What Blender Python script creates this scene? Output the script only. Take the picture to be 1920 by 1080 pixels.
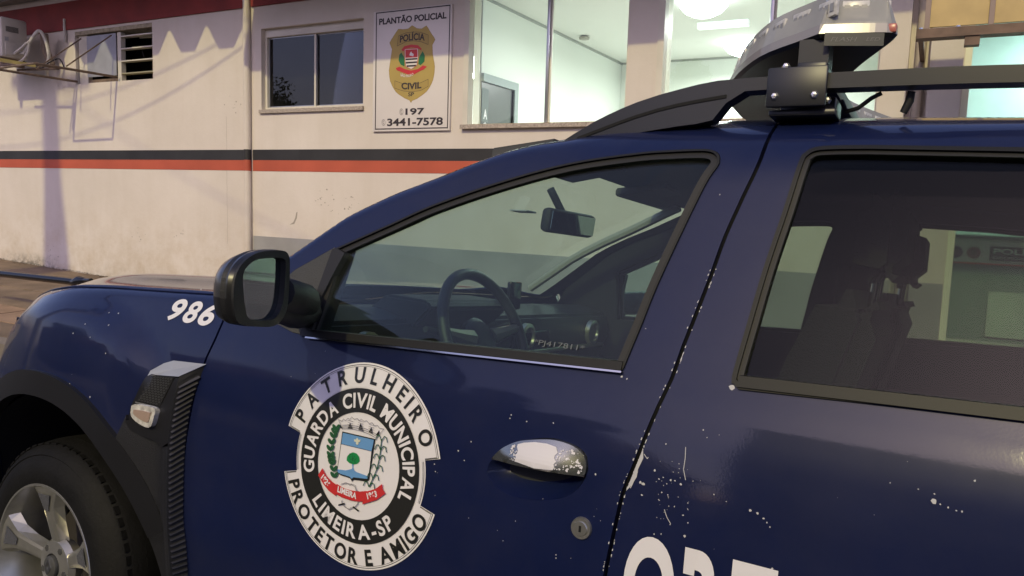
import bpy, bmesh, math, random
import numpy as np
from mathutils import Vector, Matrix
from mathutils.geometry import delaunay_2d_cdt, intersect_point_tri_2d
for o in list(bpy.data.objects): bpy.data.objects.remove(o)
SC = bpy.context.scene; COL = SC.collection; R = math.radians; rnd = random.Random(7)
# ---------------- camera
cam = bpy.data.objects.new('camera', bpy.data.cameras.new('camera')); COL.objects.link(cam); SC.camera = cam
cam.data.sensor_width = 36; cam.data.lens = 1450 / 1920 * 36; cam.data.clip_start = .02; cam.data.clip_end = 600
yaw, pitch, roll = -.53207869, R(6.44), R(1.78)
cam.matrix_world = (Matrix.Translation((2.08737904, -1.014193, 1.36830362)) @ Matrix.Rotation(-yaw, 4, 'Z')
    @ Matrix.Rotation(R(90) - pitch, 4, 'X') @ Matrix.Rotation(roll, 4, 'Z'))
# ---------------- building frame: u along the facade, y into the building, z up
WO = (1.8261306, 5.53059495); WA = R(2.28586)
def wl2w(u, y, z): return Vector((WO[0] + u*math.cos(WA) - y*math.sin(WA), WO[1] + u*math.sin(WA) + y*math.cos(WA), z))
# ---------------- light: dusk sky and the warm light that falls on the facade
lt = Vector((-.12, 1, -.75)).normalized()          # travel direction in the facade frame
lw = Matrix.Rotation(WA, 3, 'Z') @ lt
sun = bpy.data.objects.new('sun', bpy.data.lights.new('sun', 'SUN')); COL.objects.link(sun)
sun.data.energy = 2.0; sun.data.angle = R(1.0); sun.data.color = (1, .89, .42)
sun.rotation_euler = lw.to_track_quat('-Z', 'Y').to_euler()
W = bpy.data.worlds.new('World'); SC.world = W; W.use_nodes = True; nt = W.node_tree; bg = nt.nodes['Background']
sky = nt.nodes.new('ShaderNodeTexSky'); sky.sky_type = 'NISHITA'; sky.sun_disc = False
sky.sun_elevation = math.asin(-lw.z); sky.sun_rotation = math.atan2(-lw.x, -lw.y); sky.air_density = 1; sky.dust_density = 2
tint = nt.nodes.new('ShaderNodeMix'); tint.data_type = 'RGBA'; tint.blend_type = 'MULTIPLY'; tint.inputs[0].default_value = 1
nt.links.new(sky.outputs[0], tint.inputs[6]); tint.inputs[7].default_value = (1.25, 1.09, 1.38, 1)
nt.links.new(tint.outputs[2], bg.inputs[0]); bg.inputs[1].default_value = .14
SC.view_settings.view_transform = 'Standard'; SC.view_settings.look = 'None'; SC.view_settings.exposure = -.07; SC.view_settings.gamma = 1
SC.view_settings.use_curve_mapping = False
SC.render.engine = 'CYCLES'; SC.cycles.max_bounces = 12; SC.cycles.transparent_max_bounces = 24; SC.cycles.transmission_bounces = 8
# ---------------- materials
MT = {}
def mat(name, col, rough=.6, metal=0, spec=.5, noise=0, nscale=8, bump=0, bscale=60, coat=0, coatr=.03, emit=None, es=0, col2=None, thr=None, detail=6):
    if name in MT: return MT[name]
    m = bpy.data.materials.new(name); m.use_nodes = True; n = m.node_tree.nodes; l = m.node_tree.links; b = n['Principled BSDF']
    b.inputs['Base Color'].default_value = (*col, 1); b.inputs['Roughness'].default_value = rough; b.inputs['Metallic'].default_value = metal
    b.inputs['Specular IOR Level'].default_value = spec; b.inputs['Coat Weight'].default_value = coat; b.inputs['Coat Roughness'].default_value = coatr
    tc = n.new('ShaderNodeTexCoord')
    if noise or col2:
        t = n.new('ShaderNodeTexNoise'); t.inputs['Scale'].default_value = nscale; t.inputs['Detail'].default_value = detail; l.new(tc.outputs['Object'], t.inputs[0])
        r = n.new('ShaderNodeValToRGB'); l.new(t.outputs[0], r.inputs[0]); lo, hi = thr or (.3, .7)
        r.color_ramp.elements[0].position = lo; r.color_ramp.elements[1].position = hi
        c2 = col2 or tuple(min(1, c*(1+noise)) for c in col); c1 = col if col2 else tuple(c*(1-noise) for c in col)
        r.color_ramp.elements[0].color = (*c1, 1); r.color_ramp.elements[1].color = (*c2, 1); l.new(r.outputs[0], b.inputs['Base Color'])
    if bump:
        t = n.new('ShaderNodeTexNoise'); t.inputs['Scale'].default_value = bscale; t.inputs['Detail'].default_value = 4; l.new(tc.outputs['Object'], t.inputs[0])
        bp = n.new('ShaderNodeBump'); bp.inputs['Strength'].default_value = bump; bp.inputs['Distance'].default_value = .01; l.new(t.outputs[0], bp.inputs['Height']); l.new(bp.outputs[0], b.inputs['Normal'])
    if emit: b.inputs['Emission Color'].default_value = (*emit, 1); b.inputs['Emission Strength'].default_value = es
    MT[name] = m; return m
def glass(name, tintc, ior=1.5, haze=0):
    m = bpy.data.materials.new(name); m.use_nodes = True; n = m.node_tree.nodes; l = m.node_tree.links
    for x in list(n):
        if x.type != 'OUTPUT_MATERIAL': n.remove(x)
    out = [x for x in n if x.type == 'OUTPUT_MATERIAL'][0]
    tr = n.new('ShaderNodeBsdfTransparent'); tr.inputs[0].default_value = (*tintc, 1)
    gl = n.new('ShaderNodeBsdfGlossy'); gl.inputs['Roughness'].default_value = .01; gl.inputs[0].default_value = (1, 1, 1, 1)
    fr = n.new('ShaderNodeFresnel'); fr.inputs[0].default_value = ior
    mx = n.new('ShaderNodeMixShader'); l.new(fr.outputs[0], mx.inputs[0]); l.new(tr.outputs[0], mx.inputs[1]); l.new(gl.outputs[0], mx.inputs[2])
    if haze:                      # dust film on the pane
        df = n.new('ShaderNodeBsdfDiffuse'); df.inputs[0].default_value = (.5, .5, .48, 1); m2 = n.new('ShaderNodeMixShader')
        tc = n.new('ShaderNodeTexCoord'); t = n.new('ShaderNodeTexNoise'); t.inputs['Scale'].default_value = 3; t.inputs['Detail'].default_value = 8
        l.new(tc.outputs['Object'], t.inputs[0]); mr = n.new('ShaderNodeMapRange'); mr.inputs[1].default_value = .3; mr.inputs[2].default_value = .8
        mr.inputs[3].default_value = haze*.5; mr.inputs[4].default_value = haze*1.6; l.new(t.outputs[0], mr.inputs[0]); l.new(mr.outputs[0], m2.inputs[0])
        l.new(mx.outputs[0], m2.inputs[1]); l.new(df.outputs[0], m2.inputs[2]); mx = m2
    l.new(mx.outputs[0], out.inputs[0]); MT[name] = m; return m
def carpaint():
    m = mat('navy_paint', (.009, .013, .062), .42, 0, .14, coat=1, coatr=.035); m.node_tree.nodes['Principled BSDF'].inputs['Coat IOR'].default_value = 1.33; n = m.node_tree.nodes; l = m.node_tree.links; b = n['Principled BSDF']
    tc = n.new('ShaderNodeTexCoord'); t = n.new('ShaderNodeTexNoise'); t.inputs['Scale'].default_value = 4; t.inputs['Detail'].default_value = 9; t.inputs['Roughness'].default_value = .65
    l.new(tc.outputs['Object'], t.inputs[0]); r = n.new('ShaderNodeValToRGB'); l.new(t.outputs[0], r.inputs[0])
    r.color_ramp.elements[0].position = .35; r.color_ramp.elements[1].position = .75
    r.color_ramp.elements[0].color = (.0045, .009, .043, 1); r.color_ramp.elements[1].color = (.0065, .0115, .051, 1); dn = n.new('ShaderNodeTexNoise'); dn.inputs['Scale'].default_value = 1.7; dn.inputs['Detail'].default_value = 12; dn.inputs['Roughness'].default_value = .78; l.new(tc.outputs['Object'], dn.inputs[0])
    dr_ = n.new('ShaderNodeMapRange'); dr_.inputs[1].default_value = .42; dr_.inputs[2].default_value = .78; dr_.inputs[3].default_value = .0; dr_.inputs[4].default_value = .16; l.new(dn.outputs[0], dr_.inputs[0])
    dm = n.new('ShaderNodeMix'); dm.data_type = 'RGBA'; l.new(dr_.outputs[0], dm.inputs[0]); l.new(r.outputs[0], dm.inputs[6]); dm.inputs[7].default_value = (.075, .07, .07, 1); l.new(dm.outputs[2], b.inputs['Base Color'])
    mr = n.new('ShaderNodeMapRange'); mr.inputs[1].default_value = .35; mr.inputs[2].default_value = .7; mr.inputs[3].default_value = .03; mr.inputs[4].default_value = .11
    l.new(t.outputs[0], mr.inputs[0]); l.new(mr.outputs[0], b.inputs['Coat Roughness'])
    t2 = n.new('ShaderNodeTexNoise'); t2.inputs['Scale'].default_value = 260; l.new(tc.outputs['Object'], t2.inputs[0])
    bp = n.new('ShaderNodeBump'); bp.inputs['Strength'].default_value = .02; bp.inputs['Distance'].default_value = .002; l.new(t2.outputs[0], bp.inputs['Height']); l.new(bp.outputs[0], b.inputs['Coat Normal'])
    return m
PAINT = carpaint()
BLK = mat('black_plastic', (.010, .010, .011), .5, bump=.25, bscale=700); BLKS = mat('satin_black', (.012, .012, .0125), .32)
TRIM = mat('window_trim_grey', (.015, .015, .014), .48, 0, .25); RUB = mat('rubber_seal', (.008, .008, .009), .6)
WHT = mat('white_vinyl', (.72, .70, .72), .35); BKV = mat('black_vinyl', (.018, .018, .016), .35)
CHR = mat('chrome_worn', (.62, .61, .58), .16, 1); SILV = mat('silver_painted', (.55, .53, .47), .28, .85)
# ---------------- object helpers
def link(o, parent=None):
    COL.objects.link(o)
    if parent: o.parent = parent
    return o
def thing(name, lab_=None, cat=None, group=None, loc=(0, 0, 0), rot=(0, 0, 0), parent=None, label=None):
    label = lab_ or label
    o = bpy.data.objects.new(name, None); o.empty_display_size = .2; link(o, parent); o.location = loc; o.rotation_euler = rot
    if label: o['label'] = label
    if cat: o['category'] = cat
    if group: o['group'] = group
    return o
def mk(name, verts, faces, m, parent=None, smooth=False, kind=None, label=None, normals=None):
    me = bpy.data.meshes.new(name); me.from_pydata([tuple(v) for v in verts], [], [tuple(f) for f in faces]); me.update()
    for mm in (m if isinstance(m, (list, tuple)) else [m]): me.materials.append(mm)
    if smooth: me.polygons.foreach_set('use_smooth', [True]*len(me.polygons))
    if normals is not None: me.normals_split_custom_set_from_vertices([tuple(x) for x in normals])
    o = bpy.data.objects.new(name, me); link(o, parent)
    if kind: o['kind'] = kind
    if label: o['label'] = label
    return o
def frombm(name, bm, m, parent=None, smooth=False, kind=None, label=None):
    me = bpy.data.meshes.new(name); bm.normal_update(); bm.to_mesh(me); bm.free()
    for mm in (m if isinstance(m, (list, tuple)) else [m]): me.materials.append(mm)
    if smooth:
        me.polygons.foreach_set('use_smooth', [True]*len(me.polygons))
        try: me.set_sharp_from_angle(angle=R(38))
        except Exception: pass
    o = bpy.data.objects.new(name, me); link(o, parent)
    if kind: o['kind'] = kind
    if label: o['label'] = label
    return o
def bmbox(bm, a, b, bev=0, rot=None, piv=None):
    vs = [bm.verts.new((x, y, z)) for x in (a[0], b[0]) for y in (a[1], b[1]) for z in (a[2], b[2])]
    fs = [bm.faces.new([vs[i] for i in q]) for q in ((0, 1, 3, 2), (4, 6, 7, 5), (0, 4, 5, 1), (2, 3, 7, 6), (0, 2, 6, 4), (1, 5, 7, 3))]
    if bev: 
        r = bmesh.ops.bevel(bm, geom=list({e for f in fs for e in f.edges}), offset=bev, segments=2, affect='EDGES', profile=.5); vs = [v for v in bm.verts if v in set(r['verts'])] or vs
    return vs
def box(name, a, b, m, parent=None, bev=0, kind=None, label=None, loc=None, rot=None):
    bm = bmesh.new(); bmbox(bm, a, b, bev); bmesh.ops.recalc_face_normals(bm, faces=bm.faces)
    o = frombm(name, bm, m, parent, smooth=bool(bev), kind=kind, label=label)
    if loc: o.location = loc
    if rot: o.rotation_euler = rot
    return o
def tube(pts, r, seg=10, bm=None, cap=True, rs=None):
    bm = bm or bmesh.new(); pts = [Vector(p) for p in pts]; n = len(pts); rings = []
    up = Vector((0, 0, 1))
    t0 = (pts[1]-pts[0]).normalized(); a = t0.cross(up if abs(t0.z) < .9 else Vector((1, 0, 0))).normalized()
    for i, p in enumerate(pts):
        t = (pts[min(i+1, n-1)]-pts[max(i-1, 0)]).normalized(); a = (a - t*a.dot(t)).normalized(); b = t.cross(a); rr = rs[i] if rs else r
        rings.append([bm.verts.new(p + (a*math.cos(2*math.pi*k/seg)+b*math.sin(2*math.pi*k/seg))*rr) for k in range(seg)])
    for i in range(n-1):
        for k in range(seg): bm.faces.new((rings[i][k], rings[i][(k+1) % seg], rings[i+1][(k+1) % seg], rings[i+1][k]))
    if cap: bm.faces.new(rings[0][::-1]); bm.faces.new(rings[-1])
    return bm
def otube(name, pts, r, m, parent=None, seg=10, kind=None, rs=None, label=None):
    bm = tube(pts, r, seg, rs=rs); bmesh.ops.recalc_face_normals(bm, faces=bm.faces); return frombm(name, bm, m, parent, True, kind, label)
def lathe(prof, seg=48, bm=None, axis='Y', close=False):
    """prof: (radius, along) pairs; revolved about the axis"""
    bm = bm or bmesh.new(); rings = []
    for r, h in prof:
        ring = []
        for k in range(seg):
            a = 2*math.pi*k/seg; c, s = math.cos(a)*r, math.sin(a)*r
            ring.append(bm.verts.new({'Y': (c, h, s), 'Z': (c, s, h), 'X': (h, c, s)}[axis]))
        rings.append(ring)
    for i in range(len(rings)-1):
        for k in range(seg): bm.faces.new((rings[i][k], rings[i][(k+1) % seg], rings[i+1][(k+1) % seg], rings[i+1][k]))
    if not close: 
        for rr in (rings[0][::-1], rings[-1]):
            if prof[0][0] > 1e-5: bm.faces.new(rr)
    bmesh.ops.recalc_face_normals(bm, faces=bm.faces); return bm
def catmull(p, step=.02, closed=False):
    p = [np.array(q, float) for q in p]; n = len(p); out = []
    for i in range(n if closed else n-1):
        g = lambda k: p[k % n] if closed else p[min(max(k, 0), n-1)]
        a, b, c, d = g(i-1), g(i), g(i+1), g(i+2); m = max(1, int(np.linalg.norm(c-b)/step))
        for j in range(m):
            t = j/m; out.append(.5*(2*b + (c-a)*t + (2*a-5*b+4*c-d)*t*t + (3*b-3*c+d-a)*t**3))
    if not closed: out.append(p[-1])
    return [tuple(map(float, q)) for q in out]
def dens(p, step=.02, closed=True):
    out = []; n = len(p)
    for i in range(n if closed else n-1):
        a, b = np.array(p[i]), np.array(p[(i+1) % n]); m = max(1, int(math.ceil(np.linalg.norm(b-a)/step)))
        out += [tuple(map(float, a+(b-a)*j/m)) for j in range(m)]
    if not closed: out.append(tuple(p[-1]))
    return out
def inpoly(P, poly):
    P = np.asarray(P); x, y = P[:, 0], P[:, 1]; q = np.array(poly); n = len(q); r = np.zeros(len(P), bool)
    for i in range(n):
        x1, y1 = q[i]; x2, y2 = q[i-1]
        c = ((y1 > y) != (y2 > y)); 
        if y1 != y2: r ^= c & (x < (x2-x1)*(y-y1)/(y2-y1)+x1)
    return r
def edist(P, poly):
    P = np.asarray(P); q = np.array(poly); d = np.full(len(P), 9.)
    for i in range(len(q)):
        a, b = q[i-1], q[i]; ab = b-a; L = (ab@ab) or 1e-12; t = np.clip(((P-a)@ab)/L, 0, 1); d = np.minimum(d, np.linalg.norm(P-(a+t[:, None]*ab), axis=1))
    return d
def fill(outer, holes=(), grid=0, extra=None):
    """triangulate a 2-D outline with holes; optional inner grid points. returns pts, tris, loops"""
    pts = []; edges = []; loops = []
    for lp in [outer, *holes]:
        s = len(pts); pts += list(lp); k = len(lp); edges += [(s+i, s+(i+1) % k) for i in range(k)]; loops.append(list(range(s, s+k)))
    if grid:
        q = np.array(outer); xs = np.arange(q[:, 0].min()+grid/2, q[:, 0].max(), grid); ys = np.arange(q[:, 1].min()+grid/2, q[:, 1].max(), grid)
        G = np.array([(x, y) for x in xs for y in ys])
        if len(G):
            ok = inpoly(G, outer) & (edist(G, outer) > grid*.45)
            for h in holes: ok &= ~inpoly(G, h) & (edist(G, h) > grid*.45)
            if extra is not None: ok &= G[:, 1] < np.array([T(g[0]) for g in G])-.042
            pts += [tuple(map(float, g)) for g in G[ok]]
    if extra is not None:
        E_ = np.array(extra); ok = inpoly(E_, outer) & (edist(E_, outer) > .0015)
        for h in holes: ok &= ~inpoly(E_, h) & (edist(E_, h) > .002)
        pts += [tuple(map(float, g)) for g in E_[ok]]
    r = delaunay_2d_cdt([Vector(p) for p in pts], edges, [], 0, 1e-6)
    V = [tuple(v) for v in r[0]]; TR = [tuple(t) for t in r[2]]
    C = np.array([[(V[a][0]+V[b][0]+V[c][0])/3, (V[a][1]+V[b][1]+V[c][1])/3] for a, b, c in TR])
    ok = inpoly(C, outer)
    for h in holes: ok &= ~inpoly(C, h)
    TR = [t for t, k in zip(TR, ok) if k]
    mp = {}
    for i, src in enumerate(r[3]):
        for s in src: mp[s] = i
    return V, TR, [[mp[i] for i in lp] for lp in loops]
def orient(V, T):
    out = []
    for a, b, c in T:
        s = (V[b][0]-V[a][0])*(V[c][1]-V[a][1])-(V[b][1]-V[a][1])*(V[c][0]-V[a][0]); out.append((a, b, c) if s > 0 else (a, c, b))
    return out
def sheet(name, outer, holes, top, bot, m, parent=None, grid=0, nrm=None, kind=None, label=None, smooth=False, extra=None):
    """solid plate: top(p)->3D and bot(p)->3D, side walls on every loop"""
    V, TT, L = fill(outer, holes, grid, extra); TT = orient(V, TT); n = len(V)
    A = [top(p) for p in V]; verts = list(A); faces = [t for t in TT]; norms = [nrm(p) for p in V] if nrm else None
    if bot:
        B = [bot(p) for p in V]; s = len(verts); verts += B; faces += [(a+s, c+s, b+s) for a, b, c in TT]
        if norms: norms += [tuple(-x for x in q) for q in norms]
        for li, lp in enumerate(L):
            s = len(verts); k = len(lp)
            pa = sum((V[lp[i]][0]*V[lp[(i+1) % k]][1]-V[lp[(i+1) % k]][0]*V[lp[i]][1]) for i in range(k)); fl = (pa > 0) == (li == 0)
            for i in lp: verts += [A[i], B[i]]
            if norms:
                for i in range(k):
                    a, b = V[lp[i-1]], V[lp[(i+1) % k]]; d = np.array([b[1]-a[1], -(b[0]-a[0])]); d = d/(np.linalg.norm(d)+1e-9)*(1 if pa > 0 else -1)*(1 if li == 0 else -1)
                    q = (d[0], 0, d[1]); norms += [q, q]
            for i in range(k):
                j = (i+1) % k; f = (s+2*i, s+2*i+1, s+2*j+1, s+2*j); faces.append(f if fl else f[::-1])
    return mk(name, verts, faces, m, parent, smooth=bool(nrm) or smooth, kind=kind, label=label, normals=norms)
# ---------------- lettering from the built-in font
_tc = {}
def glyph(txt, bold=.0, shear=0):
    k = (txt, bold, shear)
    if k in _tc: return _tc[k]
    cu = bpy.data.curves.new('t', 'FONT'); cu.body = txt; cu.size = 1; cu.offset = bold; cu.shear = shear; cu.resolution_u = 8; cu.fill_mode = 'FRONT'
    o = bpy.data.objects.new('t', cu); COL.objects.link(o); dg = bpy.context.evaluated_depsgraph_get(); me = o.evaluated_get(dg).to_mesh()
    V = [(v.co.x, v.co.y) for v in me.vertices]; F = [tuple(p.vertices) for p in me.polygons]
    o.evaluated_get(dg).to_mesh_clear(); bpy.data.objects.remove(o); bpy.data.curves.remove(cu)
    _tc[k] = (V, F); return _tc[k]
def gbox(txt, bold=0, shear=0):
    V, F = glyph(txt, bold, shear); x = [v[0] for v in V] or [0]; return min(x), max(x)
CAPH = max(v[1] for v in glyph('H')[0]) or .7
def textmesh(name, items, m, parent, to3d, kind=None):
    """items: list of (txt, fn2d, bold, shear); fn2d maps glyph coords to local 2-D, to3d maps that to 3-D; ONE object"""
    verts = []; faces = []
    for txt, fn, bold, shear in items:
        V, F = glyph(txt, bold, shear); s = len(verts)
        P = [fn(x, y) for x, y in V]; verts += [to3d(p) for p in P]
        for f in F:
            a = sum(P[f[i]][0]*P[f[(i+1) % len(f)]][1]-P[f[(i+1) % len(f)]][0]*P[f[i]][1] for i in range(len(f)))
            faces.append(tuple(i+s for i in (f if a > 0 else f[::-1])))
    return mk(name, verts, faces, m, parent)
def line_items(txt, x0, y0, x1, h, bold=.02, shear=0, bow=0, ang=0):
    """text fitted from x0 to x1 with cap height h, baseline y0"""
    a, b = gbox(txt, bold, shear); sx = (x1-x0)/(b-a); sy = h/CAPH; c, s = math.cos(ang), math.sin(ang)
    def fn(x, y, a=a):
        px = (x-a)*sx; py = y*sy; t = px/(x1-x0)-.5; py += -bow*(t*t*4-0)
        return (x0+c*px-s*py, y0+s*px+c*py)
    return [(txt, fn, bold, shear)]
def arc_items(txt, r, a0, a1, h, bold=.03, inside=False, wid=1.0):
    """letters one by one round a circle of radius r (mid-height) from angle a0 to a1 in degrees; inside=True for text read from below"""
    out = []; ws = []
    for ch in txt:
        if ch == ' ': ws.append(.34)
        else:
            p, q = gbox(ch, bold); ws.append(q-p+.09)
    tot = sum(ws); pos = 0
    for ch, w in zip(txt, ws):
        mid = (pos+w/2)/tot; pos += w
        if ch == ' ': continue
        p, q = gbox(ch, bold); al = R(a0+(a1-a0)*mid); sy = h/CAPH; sx = sy*wid; gc = (p+q)/2
        def fn(x, y, al=al, gc=gc, sx=sx, sy=sy):
            px = (x-gc)*sx; py = y*sy-h/2
            if inside: rr = r-py; t = al+px/r
            else: rr = r+py; t = al-px/r
            return (rr*math.cos(t), rr*math.sin(t))
        out.append((ch, fn, bold, 0))
    return out
def circ(r, n=48, cx=0, cy=0, a0=0, a1=360): return [(cx+r*math.cos(R(a0+(a1-a0)*k/n)), cy+r*math.sin(R(a0+(a1-a0)*k/n))) for k in range(n+(0 if a1-a0 == 360 else 1))]
def ringsec(r0, r1, a0, a1, n=40): return circ(r1, n, a0=a0, a1=a1)+circ(r0, n, a0=a0, a1=a1)[::-1]
def pline(pts, w):
    """thin polyline as list of quads outlines"""
    out = []
    for a, b in zip(pts[:-1], pts[1:]):
        d = np.array(b)-np.array(a); L = np.linalg.norm(d) or 1e-9; nx, ny = -d[1]/L*w/2, d[0]/L*w/2
        out.append([(a[0]+nx, a[1]+ny), (a[0]-nx, a[1]-ny), (b[0]-nx, b[1]-ny), (b[0]+nx, b[1]+ny)])
    return out
def polys(name, lst, m, parent, to3d, kind=None, step=0):
    verts = []; faces = []
    for pl in lst:
        V, T, L = fill(pl, (), step); s = len(verts); verts += [to3d(p) for p in V]; faces += [tuple(i+s for i in t) for t in orient(V, T)]
    return mk(name, verts, faces, m, parent, kind=kind)

glass('front_glass', (.76, .865, .83), 1.30, haze=.008); glass('rear_glass', (.66, .71, .65), 1.21); glass('room_glass', (.97, .99, .98), 1.28); glass('lens_clear', (.80, .79, .76), haze=.58); glass('dark_pane', (.35, .36, .40), haze=.01)

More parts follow.
